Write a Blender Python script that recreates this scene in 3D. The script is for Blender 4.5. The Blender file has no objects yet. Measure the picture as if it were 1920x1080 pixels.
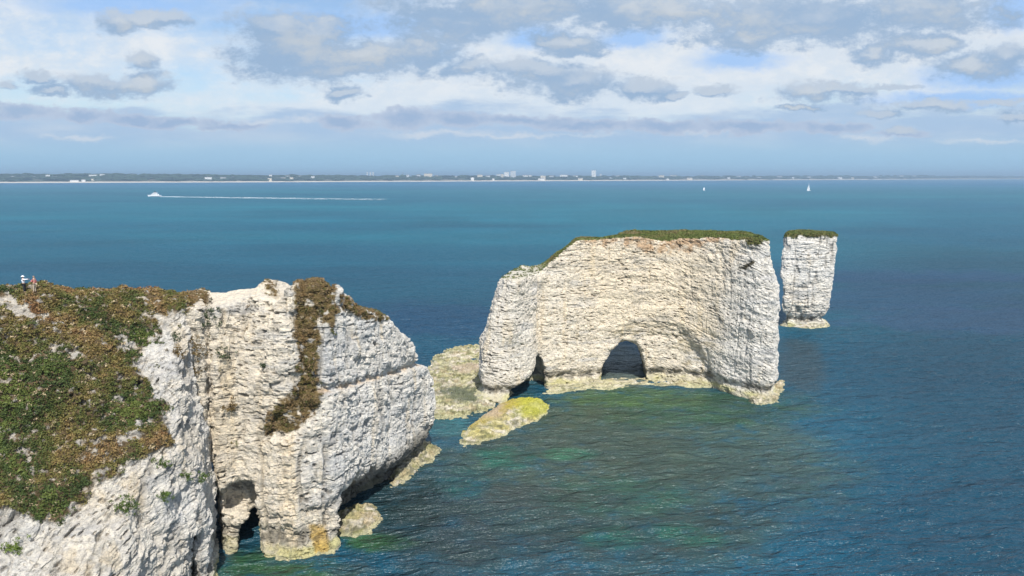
import bpy, math, random
import numpy as np
from mathutils import Vector
from mathutils.bvhtree import BVHTree
random.seed(7); RNG = np.random.default_rng(11)
scene = bpy.context.scene
R = math.radians

# ------------------------------------------------------------------ camera
CF, CH = 1400.0, 45.0
CT = math.atan(209 / 1400)
cam = bpy.data.cameras.new('camera'); camo = bpy.data.objects.new('camera', cam)
scene.collection.objects.link(camo)
cam.sensor_width = 36; cam.lens = 36 * CF / 1920
cam.clip_start = 0.5; cam.clip_end = 90000
camo.location = (0, 0, CH); camo.rotation_euler = (math.pi / 2 - CT, 0, 0)
scene.camera = camo

# ------------------------------------------------------------------ colour management
vs = scene.view_settings
vs.view_transform = 'Standard'; vs.look = 'None'; vs.exposure = 0.2; vs.gamma = 1.0
scene.cycles.max_bounces = 6; scene.cycles.diffuse_bounces = 3; scene.cycles.glossy_bounces = 3
scene.cycles.volume_bounces = 0
scene.cycles.use_denoising = True

# ------------------------------------------------------------------ sun
SUN_EL, SUN_AZ = R(51), R(-13)         # azimuth: degrees to the left (negative: right) of straight behind the camera
sdir = Vector((-math.sin(SUN_AZ) * math.cos(SUN_EL), -math.cos(SUN_AZ) * math.cos(SUN_EL), math.sin(SUN_EL)))
sl = bpy.data.lights.new('sun', 'SUN'); sl.energy = 4.8; sl.angle = R(0.5); sl.color = (1.0, 0.965, 0.905)
so = bpy.data.objects.new('sun', sl); scene.collection.objects.link(so)
so.rotation_euler = sdir.to_track_quat('Z', 'Y').to_euler()

# ------------------------------------------------------------------ pixel <-> world helpers (photo pixels, 1920x1080)
def ray(px, py):
    u = (px - 960) / CF; v = -(py - 540) / CF
    return u, math.cos(CT) + v * math.sin(CT), -math.sin(CT) + v * math.cos(CT)
def sea_at(px, py, z=0.0):
    X, Y, Z = ray(px, py); t = (z - CH) / Z
    return X * t, Y * t
def at(px, py, Yd):
    X, Y, Z = ray(px, py); t = Yd / Y
    return X * t, Yd, CH + Z * t
def proj(P):
    X = P[:, 0]; Y = P[:, 1]; Z = P[:, 2] - CH
    f = Y * math.cos(CT) - Z * math.sin(CT); u = Y * math.sin(CT) + Z * math.cos(CT)
    f = np.maximum(f, 0.01)
    return 960 + CF * X / f, 540 - CF * u / f

# ------------------------------------------------------------------ world: Nishita sky with procedural cloud layers
w = bpy.data.worlds.new('World'); scene.world = w; w.use_nodes = True
nt = w.node_tree; nt.nodes.clear()
class G:
    """tiny node-graph writer"""
    def __init__(s, tree): s.t = tree
    def n(s, typ, **kw):
        nd = s.t.nodes.new(typ)
        for k, v in kw.items(): setattr(nd, k, v)
        return nd
    def put(s, nd, i, val):
        if val is None: return
        if isinstance(val, bpy.types.NodeSocket): s.t.links.new(val, nd.inputs[i])
        else: nd.inputs[i].default_value = val
    def m(s, op, a, b=None, c=None, clamp=False):
        nd = s.n('ShaderNodeMath', operation=op); nd.use_clamp = clamp
        s.put(nd, 0, a); s.put(nd, 1, b); s.put(nd, 2, c); return nd.outputs[0]
    def v(s, op, a, b=None, scale=None):
        nd = s.n('ShaderNodeVectorMath', operation=op); s.put(nd, 0, a); s.put(nd, 1, b)
        if scale is not None: s.put(nd, 'Scale', scale)
        return nd.outputs['Value'] if op in ('LENGTH', 'DISTANCE', 'DOT_PRODUCT') else nd.outputs[0]
    def comb(s, x, y, z):
        nd = s.n('ShaderNodeCombineXYZ'); s.put(nd, 0, x); s.put(nd, 1, y); s.put(nd, 2, z); return nd.outputs[0]
    def sep(s, a):
        nd = s.n('ShaderNodeSeparateXYZ'); s.put(nd, 0, a); return nd.outputs
    def noise(s, vec, scale, detail=4, rough=0.5, out='Fac', dist=0.0):
        nd = s.n('ShaderNodeTexNoise'); s.put(nd, 'Vector', vec); nd.inputs['Scale'].default_value = scale
        nd.inputs['Detail'].default_value = detail; nd.inputs['Roughness'].default_value = rough
        nd.inputs['Distortion'].default_value = dist
        return nd.outputs[out]
    def ramp(s, f, a, b, lo=0.0, hi=1.0, smooth=True):
        nd = s.n('ShaderNodeMapRange'); nd.interpolation_type = 'SMOOTHSTEP' if smooth else 'LINEAR'
        s.put(nd, 0, f); s.put(nd, 1, a); s.put(nd, 2, b); s.put(nd, 3, lo); s.put(nd, 4, hi); return nd.outputs[0]
    def mix(s, f, a, b, blend='MIX'):
        nd = s.n('ShaderNodeMix', data_type='RGBA', blend_type=blend)
        s.put(nd, 0, f); s.put(nd, 6, a if not isinstance(a, tuple) else (*a, 1)[:4]); s.put(nd, 7, b if not isinstance(b, tuple) else (*b, 1)[:4])
        return nd.outputs[2]
g = G(nt)
out = g.n('ShaderNodeOutputWorld'); bg = g.n('ShaderNodeBackground')
sky = g.n('ShaderNodeTexSky', sky_type='NISHITA'); sky.sun_disc = False
sky.sun_elevation = SUN_EL; sky.sun_rotation = math.atan2(sdir.x, sdir.y)
sky.air_density = 1.0; sky.dust_density = 1.0; sky.ozone_density = 1.6; sky.altitude = 0
tc = g.n('ShaderNodeTexCoord'); dx, dy, dz = g.sep(tc.outputs['Generated'])
ay = g.m('MAXIMUM', g.m('ABSOLUTE', dy), 0.12)
U = g.m('DIVIDE', dx, ay); V = g.m('DIVIDE', g.m('MAXIMUM', dz, 0.0), ay)
P0 = g.comb(g.m('MULTIPLY', U, 1.4), g.m('MULTIPLY', V, 1.4), 0)     # 1 unit = 1000 px of the photo
# stretched coordinates: clouds flatten towards the horizon
VV = g.m('LOGARITHM', g.m('ADD', V, 0.06), 2.718)
PS = g.comb(g.m('MULTIPLY', U, 1.4), g.m('MULTIPLY', VV, 0.9), g.m('MULTIPLY', dy, 0.3))
wn = g.noise(g.v('MULTIPLY', P0, (1, 1.7, 1)), 7.0, 6, 0.6, 'Color')
warp = g.v('SCALE', g.v('SUBTRACT', wn, (0.5, 0.5, 0.5)), scale=0.085)
warp2 = g.v('SUBTRACT', g.noise(g.v('MULTIPLY', P0, (1, 1.5, 1)), 26, 5, 0.65, 'Color'), (0.5, 0.5, 0.5))
PW = g.v('ADD', g.v('ADD', P0, g.v('MULTIPLY', warp, (1.05, 0.5, 0))), g.v('MULTIPLY', warp2, (0.05, 0.026, 0)))
def blob(px, py, rx, ry, P=None):
    X, Y, Z = ray(px, py)
    nd = g.v('SUBTRACT', P or PW, (1.4 * X / Y, 1.4 * Z / Y, 0))
    nd = g.v('MULTIPLY', nd, (1000 / rx, 1000 / ry, 0))
    return g.m('SUBTRACT', 1.0, g.v('LENGTH', nd))
def union(lst, P=None):
    a = None
    for b in lst:
        q = blob(*b, P=P); a = q if a is None else g.m('SMOOTH_MAX', a, q, 0.25)
    return a
S = 10.0   # the background runs at strength 0.1, so cloud radiance is written times ten
def col(r, gg, b): return (r * S, gg * S, b * S, 1)
fine = g.noise(g.v('MULTIPLY', P0, (1, 1.8, 1)), 13, 9, 0.68)
band = g.noise(PS, 4.0, 7, 0.58)
# white veil
veil = g.ramp(g.m('ADD', g.noise(g.v('MULTIPLY', PS, (1, 1.3, 1)), 1.6, 5, 0.55), g.m('MULTIPLY', g.m('SUBTRACT', fine, 0.5), 0.25)), 0.30, 0.56)
skyc = g.mix(1.0, sky.outputs[0], (1.15, 1.2, 1.28), 'MULTIPLY')
hor = col(0.33, 0.54, 0.73)
skyc = g.mix(g.ramp(V, 0.10, 0.0), skyc, hor)
whitec = g.mix(g.ramp(V, 0.0, 0.16), col(0.60, 0.70, 0.81), g.mix(g.ramp(fine, 0.4, 0.62), col(0.64, 0.70, 0.77), col(0.75, 0.77, 0.79)))
c = g.mix(g.m('MULTIPLY', g.ramp(V, 0.035, 0.09), g.m('MULTIPLY', veil, 0.93)), skyc, whitec)
# open blue holes
holes = union([(240, 5, 170, 26), (1380, 115, 90, 22), (1190, 70, 70, 18), (1900, 15, 60, 40), (1850, 140, 130, 26), (640, 45, 200, 26), (1000, 70, 60, 20), (1800, 185, 160, 18)])
c = g.mix(g.m('MULTIPLY', g.ramp(g.m('ADD', holes, g.m('MULTIPLY', g.m('SUBTRACT', fine, 0.5), 1.5)), -0.35, 0.6), 0.8), c, col(0.28, 0.49, 0.84))
# lavender low bank over the horizon
low = g.ramp(g.m('ADD', g.m('MULTIPLY', V, -1.0), g.m('MULTIPLY', g.m('SUBTRACT', band, 0.5), 0.11)), -0.094, -0.074)
lowc = g.mix(g.ramp(g.noise(g.v('MULTIPLY', P0, (1, 5, 1)), 5, 5, 0.6), 0.38, 0.70), col(0.36, 0.50, 0.69), col(0.47, 0.57, 0.71))
lowc = g.mix(g.ramp(V, 0.062, 0.02), lowc, hor)
c = g.mix(g.m('MULTIPLY', low, g.ramp(V, 0.03, 0.055, 0.75, 0.92)), c, lowc)
# thin bright streaks in the low bank
streak = union([(840, 252, 150, 9), (1620, 262, 70, 8), (500, 226, 110, 11), (960, 255, 300, 6), (560, 225, 60, 12), (150, 258, 110, 8), (1330, 248, 120, 7), (1860, 262, 120, 7)])
c = g.mix(g.m('MULTIPLY', g.ramp(g.m('ADD', streak, g.m('MULTIPLY', g.m('SUBTRACT', fine, 0.5), 2.2)), 0.0, 1.1), 0.6), c, col(0.68, 0.70, 0.74))
# heaped tops of the low bank
bank = union([(40, 212, 80, 16), (150, 214, 90, 14), (250, 224, 90, 11), (330, 230, 70, 10), (430, 234, 80, 8), (640, 232, 70, 14), (760, 222, 60, 18), (860, 226, 90, 16), (980, 228, 120, 13), (1100, 238, 120, 12), (1250, 236, 110, 14), (1400, 240, 130, 12), (1560, 244, 70, 12), (1690, 250, 60, 6)])
bkf = g.m('ADD', bank, g.m('MULTIPLY', g.m('SUBTRACT', fine, 0.5), 2.2))
c = g.mix(g.m('MULTIPLY', g.ramp(bkf, -0.2, 0.3), 0.9), c, g.mix(g.ramp(bkf, 0.0, 0.9), col(0.46, 0.53, 0.66), col(0.31, 0.42, 0.60)))
# the grey cumulus
DARK = ([(240, 158, 95, 26), (170, 152, 60, 20), (70, 145, 42, 14), (18, 165, 26, 12), (90, 170, 42, 12),
    (560, 90, 150, 62), (520, 60, 90, 40), (680, 105, 160, 40), (640, 130, 130, 20), (800, 95, 80, 40), (870, 130, 60, 22), (590, 60, 80, 36),
    (262, 110, 32, 17), (220, 38, 45, 26), (330, 30, 45, 18), (280, 30, 60, 14), (658, 176, 30, 18),
    (980, 15, 280, 46), (860, 40, 110, 40), (1240, 20, 250, 38), (1500, 40, 260, 50), (1700, 25, 200, 44), (1400, 70, 70, 26), (1070, 78, 70, 26), (1080, 95, 60, 12),
    (1000, 135, 110, 26), (1070, 155, 120, 32), (1190, 165, 90, 22), (1270, 178, 34, 10), (1000, 125, 50, 18),
    (1345, 172, 46, 12), (1520, 176, 78, 24), (1580, 162, 60, 14), (1660, 160, 60, 5), (1640, 104, 60, 22), (1740, 85, 90, 22), (1820, 120, 80, 26), (1890, 105, 60, 32),
    (1740, 198, 90, 16), (1650, 212, 62, 9), (1870, 190, 50, 8), (1900, 218, 40, 14), (1690, 245, 34, 7), (1500, 205, 60, 5)])
dark = union(DARK)
dfield = g.m('ADD', dark, g.m('MULTIPLY', g.m('SUBTRACT', fine, 0.5), 2.5))
wisp = g.noise(g.v('MULTIPLY', P0, (1, 1.5, 1)), 46, 6, 0.7)
dfield = g.m('ADD', dfield, g.m('MULTIPLY', g.m('SUBTRACT', wisp, 0.5), 0.8))
da = g.ramp(dfield, -0.22, 0.50)
up = union(DARK, P=g.v('ADD', PW, (0, 0.016, 0)))
topness = g.m('ADD', g.m('SUBTRACT', dark, up), g.m('MULTIPLY', g.m('SUBTRACT', fine, 0.5), 0.9))
greyer = g.ramp(g.noise(g.v('MULTIPLY', PW, (1, 2.6, 1)), 4.2, 5, 0.6), 0.40, 0.62)
dcol = g.mix(g.m('MULTIPLY', g.ramp(dfield, 0.2, 0.9), g.m('MULTIPLY', greyer, 0.85)), col(0.275, 0.40, 0.575), col(0.50, 0.54, 0.58))
dcol = g.mix(g.m('MULTIPLY', g.ramp(topness, 0.12, 0.65), 0.6), dcol, col(0.58, 0.63, 0.69))
front = g.ramp(dy, 0.05, 0.25)
c = g.mix(g.m('MULTIPLY', g.m('MULTIPLY', da, 0.94), front), c, dcol)
# elsewhere in the sky: loose cumulus from noise alone
oth = g.m('MULTIPLY', g.ramp(band, 0.54, 0.64), g.ramp(dy, 0.25, 0.0))
c = g.mix(g.m('MULTIPLY', oth, 0.8), c, col(0.42, 0.48, 0.56))
# upper dome (out of the photograph)
c = g.mix(g.ramp(V, 0.35, 0.8, 0.0, 0.6), c, skyc)
nt.links.new(c, bg.inputs[0]); bg.inputs[1].default_value = 0.1
nt.links.new(bg.outputs[0], out.inputs[0])
w.cycles.sampling_method = 'MANUAL'; w.cycles.sample_map_resolution = 512

# ------------------------------------------------------------------ numpy noise
_T = [RNG.random((32, 32, 32)).astype(np.float32) for _ in range(4)]
def vnoise(P, s, k=0):
    """value noise in [-1,1]; s = cell size (scalar or 3-tuple)"""
    t = _T[k % 4]; q = (P / np.asarray(s, dtype=np.float32) + 7.3 * k + 100).astype(np.float32)
    i = np.floor(q).astype(np.int32); f = q - i; f = f * f * (3 - 2 * f); i &= 31; j = (i + 1) & 31
    x0, y0, z0 = i[..., 0], i[..., 1], i[..., 2]; x1, y1, z1 = j[..., 0], j[..., 1], j[..., 2]
    fx, fy, fz = f[..., 0], f[..., 1], f[..., 2]
    a = t[x0, y0, z0] * (1 - fx) + t[x1, y0, z0] * fx
    b = t[x0, y1, z0] * (1 - fx) + t[x1, y1, z0] * fx
    c_ = t[x0, y0, z1] * (1 - fx) + t[x1, y0, z1] * fx
    d = t[x0, y1, z1] * (1 - fx) + t[x1, y1, z1] * fx
    a = a * (1 - fy) + b * fy; c_ = c_ * (1 - fy) + d * fy
    return (a * (1 - fz) + c_ * fz) * 2 - 1
def fbm(P, s, octv=4, k=0, gain=0.5):
    a = 0; amp = 1.0; tot = 0; s = np.asarray(s, dtype=np.float32)
    for o in range(octv):
        a = a + amp * vnoise(P, s, k + o); tot += amp; amp *= gain; s = s / 2.03
    return a / tot
def cells(P, s, k=0):
    q = np.floor(P / np.asarray(s, dtype=np.float32) + 5.7 * k + 100).astype(np.int32) & 31
    return _T[k % 4][q[..., 0], q[..., 1], q[..., 2]] * 2 - 1
def ridged(P, s, octv=3, k=0):
    a = 0; amp = 1.0; tot = 0; s = np.asarray(s, dtype=np.float32)
    for o in range(octv):
        a = a + amp * (1 - 2 * np.abs(vnoise(P, s, k + o))); tot += amp; amp *= 0.5; s = s / 2.1
    return a / tot
def sstep(x, a, b):
    t = np.clip((x - a) / (b - a), 0, 1); return t * t * (3 - 2 * t)
def smax(a, b, k=1.0):
    h = np.clip(0.5 + 0.5 * (a - b) / k, 0, 1); return b + (a - b) * h + k * h * (1 - h)
def smin(a, b, k=1.0): return -smax(-a, -b, k)
def poly_sd(X, Y, poly):
    """signed distance to a polygon (negative inside), vectorised"""
    d = np.full(X.shape, 1e9, np.float32); ins = np.zeros(X.shape, bool); n = len(poly)
    for i in range(n):
        ax, ay_ = poly[i]; bx, by = poly[(i + 1) % n]
        ex, ey = bx - ax, by - ay_; wx, wy = X - ax, Y - ay_
        t = np.clip((wx * ex + wy * ey) / (ex * ex + ey * ey + 1e-9), 0, 1)
        d = np.minimum(d, (wx - ex * t) ** 2 + (wy - ey * t) ** 2)
        if by != ay_:
            cnd = ((ay_ > Y) != (by > Y)) & (X < ex * (Y - ay_) / (by - ay_) + ax); ins ^= cnd
    d = np.sqrt(d); return np.where(ins, -d, d)

# ------------------------------------------------------------------ implicit surface -> mesh (surface nets)
def surface_nets(fn, lo, hi, h):
    lo = np.array(lo, np.float32); n = np.ceil((np.array(hi) - lo) / h).astype(int) + 1
    ax = [lo[i] + h * np.arange(n[i], dtype=np.float32) for i in range(3)]
    F = np.empty(n, np.float32)
    step = max(1, int(400000 / (n[1] * n[2])))
    for i in range(0, n[0], step):
        gx, gy, gz = np.meshgrid(ax[0][i:i + step], ax[1], ax[2], indexing='ij')
        F[i:i + step] = fn(np.stack([gx, gy, gz], -1))
    F[0] = F[-1] = 1; F[:, 0] = F[:, -1] = 1; F[:, :, 0] = F[:, :, -1] = 1
    S_ = F < 0
    cs = [(a, b, c2) for a in (0, 1) for b in (0, 1) for c2 in (0, 1)]
    def sl3(A, o): return A[o[0]:A.shape[0] - 1 + o[0], o[1]:A.shape[1] - 1 + o[1], o[2]:A.shape[2] - 1 + o[2]]
    cnt = sum(sl3(S_, o).astype(np.int8) for o in cs)
    act = (cnt > 0) & (cnt < 8)
    idx = np.full(act.shape, -1, np.int32); cells = np.argwhere(act); idx[act] = np.arange(len(cells))
    acc = np.zeros((len(cells), 3), np.float32); num = np.zeros(len(cells), np.float32)
    cv = {o: F[cells[:, 0] + o[0], cells[:, 1] + o[1], cells[:, 2] + o[2]] for o in cs}
    for o in cs:
        for d in range(3):
            if o[d]: continue
            o2 = list(o); o2[d] = 1; o2 = tuple(o2)
            a, b = cv[o], cv[o2]; cr = (a < 0) != (b < 0)
            t = np.where(cr, a / np.where(cr, a - b, 1), 0)
            p = np.zeros((len(cells), 3), np.float32) + np.array(o, np.float32); p[:, d] += t
            acc[cr] += p[cr]; num[cr] += 1
    V_ = lo + h * (cells + acc / num[:, None])
    quads = []
    for d in range(3):
        a, b = [(1, 2), (2, 0), (0, 1)][d]
        s0 = [slice(1, -1)] * 3; s1 = [slice(1, -1)] * 3
        s0[d] = slice(0, -1); s1[d] = slice(1, None)
        A = S_[tuple(s0)]; B = S_[tuple(s1)]; off = np.array([1, 1, 1]); off[d] = 0
        for pos, flip in ((A & ~B, False), (~A & B, True)):
            e = np.argwhere(pos) + off
            def cell(da, db):
                q = e.copy(); q[:, a] += da; q[:, b] += db; return idx[q[:, 0], q[:, 1], q[:, 2]]
            q = np.stack([cell(-1, -1), cell(0, -1), cell(0, 0), cell(-1, 0)], 1)
            quads.append(q[:, ::-1] if flip else q)
    return V_, np.concatenate(quads)

def np_mesh(name, V_, Fc, smooth=False):
    me = bpy.data.meshes.new(name); k = Fc.shape[1]
    me.vertices.add(len(V_)); me.vertices.foreach_set('co', np.ascontiguousarray(V_, np.float32).ravel())
    me.loops.add(Fc.size); me.loops.foreach_set('vertex_index', np.ascontiguousarray(Fc, np.int32).ravel())
    me.polygons.add(len(Fc)); me.polygons.foreach_set('loop_start', np.arange(0, Fc.size, k, dtype=np.int32))
    me.polygons.foreach_set('loop_total', np.full(len(Fc), k, np.int32))
    me.polygons.foreach_set('use_smooth', np.full(len(Fc), smooth))
    me.update(calc_edges=True); return me
def set_col(me, C, name='Col'):
    a = me.color_attributes.new(name, 'FLOAT_COLOR', 'POINT')
    C4 = np.ones((len(C), 4), np.float32); C4[:, :3] = C; a.data.foreach_set('color', C4.ravel())
def link(name, me, mat=None, parent=None):
    o = bpy.data.objects.new(name, me); scene.collection.objects.link(o)
    if mat: me.materials.append(mat)
    if parent: o.parent = parent
    return o
def tag(o, label=None, cat=None, group=None, kind=None):
    if label: o['label'] = label
    if cat: o['category'] = cat
    if group: o['group'] = group
    if kind: o['kind'] = kind
    return o
def empty(name, loc, label, cat, group=None, rz=0):
    o = bpy.data.objects.new(name, None); scene.collection.objects.link(o); o.location = loc
    o.rotation_euler = (0, 0, rz); o.empty_display_size = 0.5
    return tag(o, label, cat, group)
def co_of(me):
    a = np.empty(len(me.vertices) * 3, np.float32); me.vertices.foreach_get('co', a); return a.reshape(-1, 3)
def no_of(me):
    a = np.empty(len(me.vertices) * 3, np.float32); me.vertex_normals.foreach_get('vector', a); return a.reshape(-1, 3)

def refine(V_, Q, levels):
    me = np_mesh('tmp', V_, Q); o = bpy.data.objects.new('tmp', me); scene.collection.objects.link(o)
    m = o.modifiers.new('s', 'SUBSURF'); m.levels = levels; m.render_levels = levels
    dg = bpy.context.evaluated_depsgraph_get(); me2 = bpy.data.meshes.new_from_object(o.evaluated_get(dg))
    bpy.data.objects.remove(o); bpy.data.meshes.remove(me); return me2

# ------------------------------------------------------------------ materials
def material(name):
    m = bpy.data.materials.new(name); m.use_nodes = True; t = m.node_tree
    return m, G(t), t.nodes['Principled BSDF']
def rock_material(name, rough=0.9, bump=0.34):
    m, q, b = material(name)
    a = q.n('ShaderNodeVertexColor'); a.layer_name = 'Col'
    o = q.n('ShaderNodeTexCoord').outputs['Object']
    n1 = q.noise(q.v('MULTIPLY', o, (1, 1, 1.6)), 2.2, 6, 0.65)
    n2 = q.noise(q.v('MULTIPLY', o, (1, 1, 2.5)), 6.0, 5, 0.65)
    c1 = q.mix(q.ramp(n1, 0.36, 0.62), (0.80, 0.80, 0.82), (1.12, 1.10, 1.06))
    cc = q.mix(1.0, a.outputs[0], c1, 'MULTIPLY')
    # flint nodules and lichen, with small pit shadows painted in as dark specks
    f = q.ramp(n2, 0.61, 0.69)
    cc = q.mix(q.m('MULTIPLY', f, 0.6), cc, (0.15, 0.14, 0.12))
    b.inputs['Base Color'].default_value = (0.6, 0.57, 0.5, 1); q.t.links.new(cc, b.inputs['Base Color'])
    b.inputs['Roughness'].default_value = rough; b.inputs['Specular IOR Level'].default_value = 0.2
    bp = q.n('ShaderNodeBump'); bp.inputs['Strength'].default_value = 0.9; bp.inputs['Distance'].default_value = bump
    hgt = q.m('SUBTRACT', q.m('ADD', q.noise(q.v('MULTIPLY', o, (1, 1, 1.6)), 5.5, 7, 0.75), q.m('MULTIPLY', n1, 0.5)), q.m('MULTIPLY', f, 0.35))
    q.t.links.new(hgt, bp.inputs['Height']); q.t.links.new(bp.outputs[0], b.inputs['Normal'])
    return m
def leaf_material(name):
    m, q, b = material(name)
    a = q.n('ShaderNodeVertexColor'); a.layer_name = 'Col'
    q.t.links.new(a.outputs[0], b.inputs['Base Color']); b.inputs['Roughness'].default_value = 0.75
    b.inputs['Specular IOR Level'].default_value = 0.25
    return m
def plain(name, colr, rough=0.6, noise_amt=0.12, scale=3.0, metal=0.0):
    m, q, b = material(name)
    o = q.n('ShaderNodeTexCoord').outputs['Object']; n1 = q.noise(o, scale, 4, 0.6)
    cc = q.mix(n1, tuple(x * (1 - noise_amt) for x in colr), tuple(min(1, x * (1 + noise_amt)) for x in colr))
    q.t.links.new(cc, b.inputs['Base Color']); b.inputs['Roughness'].default_value = rough; b.inputs['Metallic'].default_value = metal
    return m
M_ROCK = rock_material('chalk')
M_LEDGE = rock_material('ledge_rock', 0.85, 0.3)
M_LEAF = leaf_material('foliage')

CREAM = np.array([0.77, 0.69, 0.56]); WHITE = np.array([0.73, 0.71, 0.665]); GREY = np.array([0.47, 0.475, 0.475])
OCHRE = np.array([0.52, 0.33, 0.13]); ALGAE = np.array([0.50, 0.47, 0.19]); DARKWET = np.array([0.12, 0.11, 0.085])
SOIL = np.array([0.16, 0.115, 0.06])
def lerp(a, b, t): return a * (1 - t[:, None]) + b * t[:, None]

def chalk_color(P, N, warm, k=0):
    """large scale chalk colour, warm in [0,1] (array)"""
    c = lerp(WHITE, CREAM, np.clip(warm, 0, 1))
    st = fbm(P, (6, 6, 1.2), 4, k + 1); c = lerp(c, GREY, 0.55 * sstep(st, 0.05, 0.5))
    bl = fbm(P, (1.4, 1.4, 0.7), 4, k + 2); c = c * (1 + 0.16 * bl)[:, None]
    run = fbm(P, (1.6, 1.6, 14), 3, k); c = lerp(c, CREAM * np.array([1.0, 0.9, 0.72]), 0.45 * sstep(run, 0.2, 0.6))
    z = P[:, 2] + 0.7 * fbm(P, 2.5, 3, k + 3)
    c = lerp(c, DARKWET, 0.75 * sstep(z, 3.9, 2.8) * sstep(z, 1.3, 2.0) * sstep(fbm(P, 1.3, 3, k), -0.3, 0.15))
    c = lerp(c, lerp(np.tile(ALGAE, (len(P), 1)), np.array([0.50, 0.46, 0.32]), sstep(fbm(P, (3, 3, 1), 3, k), -0.3, 0.3)), 0.8 * sstep(z, 2.0, 0.9))
    return c

MASK = {}
def chalk_disp(P, N, k=0, dip=(0, 0), strata=0.20, fiss=0.35, pit=0.35, block=0.22, facet=0.10, ribs=0.0, vert=1.0):
    Q = P.copy(); Q[:, 2] = P[:, 2] + 0.8 * fbm(P, 7, 3, k + 2) + dip[0] * P[:, 0] + dip[1] * P[:, 1]
    side = 1 - sstep(N[:, 2], 0.55, 0.85)
    d = strata * fbm(Q, (4.0, 4.0, 0.55), 4, k)
    d += fiss * 0.5 * np.minimum(fbm(P, (1.3, 1.3, 8), 4, k + 1) + 0.15, 0.2) * 2
    d -= fiss * sstep(ridged(P, (3.0, 3.0, 12), 2, k + 2), 0.72, 0.95)
    d += block * fbm(Q, (1.5, 1.5, 0.9), 4, k + 3, 0.6)
    d -= pit * sstep(vnoise(Q, (0.75, 0.75, 0.32), k), 0.48, 0.75) * sstep(fbm(P, 5, 2, k + 1), -0.45, 0.25)
    d -= 0.6 * pit * sstep(vnoise(Q, (0.4, 0.4, 0.22), k + 1), 0.5, 0.75)
    W = Q + 0.5 * np.stack([vnoise(P, 1.7, k), vnoise(P, 1.7, k + 1), 0.5 * vnoise(P, 1.7, k + 2)], -1)
    rg = 0.4 + 0.6 * sstep(fbm(P, 4, 2, k + 3), -0.4, 0.4)
    d += rg * (facet * cells(W, (1.25, 1.25, 1.0), k) + 0.6 * facet * cells(W, (0.6, 0.6, 0.45), k + 1))
    d += ribs * np.maximum(ridged(P, (2.6, 2.6, 11), 3, k + 1), -0.4)
    ck = ridged(P, (2.4, 2.4, 8.5), 2, k + 2); c1 = vert * sstep(ck, 0.60, 0.86) * sstep(fbm(P, 6, 2, k), -0.5, 0.1)
    ck2 = ridged(Q, (7.0, 7.0, 1.3), 2, k + 3); c2 = sstep(ck2, 0.70, 0.90) * sstep(fbm(P, 3.5, 2, k + 1), -0.2, 0.3)
    d -= 0.35 * c1 + 0.25 * c2
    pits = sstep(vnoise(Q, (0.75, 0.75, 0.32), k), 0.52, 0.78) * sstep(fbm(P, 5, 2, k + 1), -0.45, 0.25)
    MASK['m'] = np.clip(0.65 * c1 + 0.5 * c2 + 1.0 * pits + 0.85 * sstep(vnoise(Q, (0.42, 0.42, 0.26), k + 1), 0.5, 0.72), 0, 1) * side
    return d * (0.25 + 0.75 * side)

# prism carved along y, outline given where it shows on the plane y = Yref
def prism(poly_px, Yref): return [(at(a, b, Yref)[0], at(a, b, Yref)[2]) for a, b in poly_px]

# ------------------------------------------------------------------ the big sea stack
BUT = [(-6.5, 146.5), (-3.5, 145), (-0.5, 145.5), (2.5, 148.5), (6.0, 153), (7, 166), (0, 170), (-5, 160), (-7.5, 152)]
MAIN = [(4, 153.5), (10, 156.5), (19, 159.5), (29, 160), (37, 158.5), (42.0, 155.6), (46, 151.6), (49, 148), (52.5, 146.5), (54.8, 150), (56.5, 158), (57, 168), (52, 177), (35, 180), (16, 177), (6, 168), (2, 158)]
ARCH = prism([(1118, 740), (1122, 716), (1130, 684), (1150, 652), (1166, 641), (1192, 642), (1204, 660), (1210, 688), (1216, 718), (1216, 745)], 159)
CAV1 = prism([(936, 775), (944, 742), (950, 722), (972, 712), (1000, 702), (1014, 674), (1022, 682), (1030, 715), (1034, 775)], 151)
ALC = prism([(1200, 770), (1185, 690), (1150, 640), (1190, 612), (1240, 606), (1290, 618), (1325, 655), (1345, 700), (1392, 780)], 155)
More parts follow.
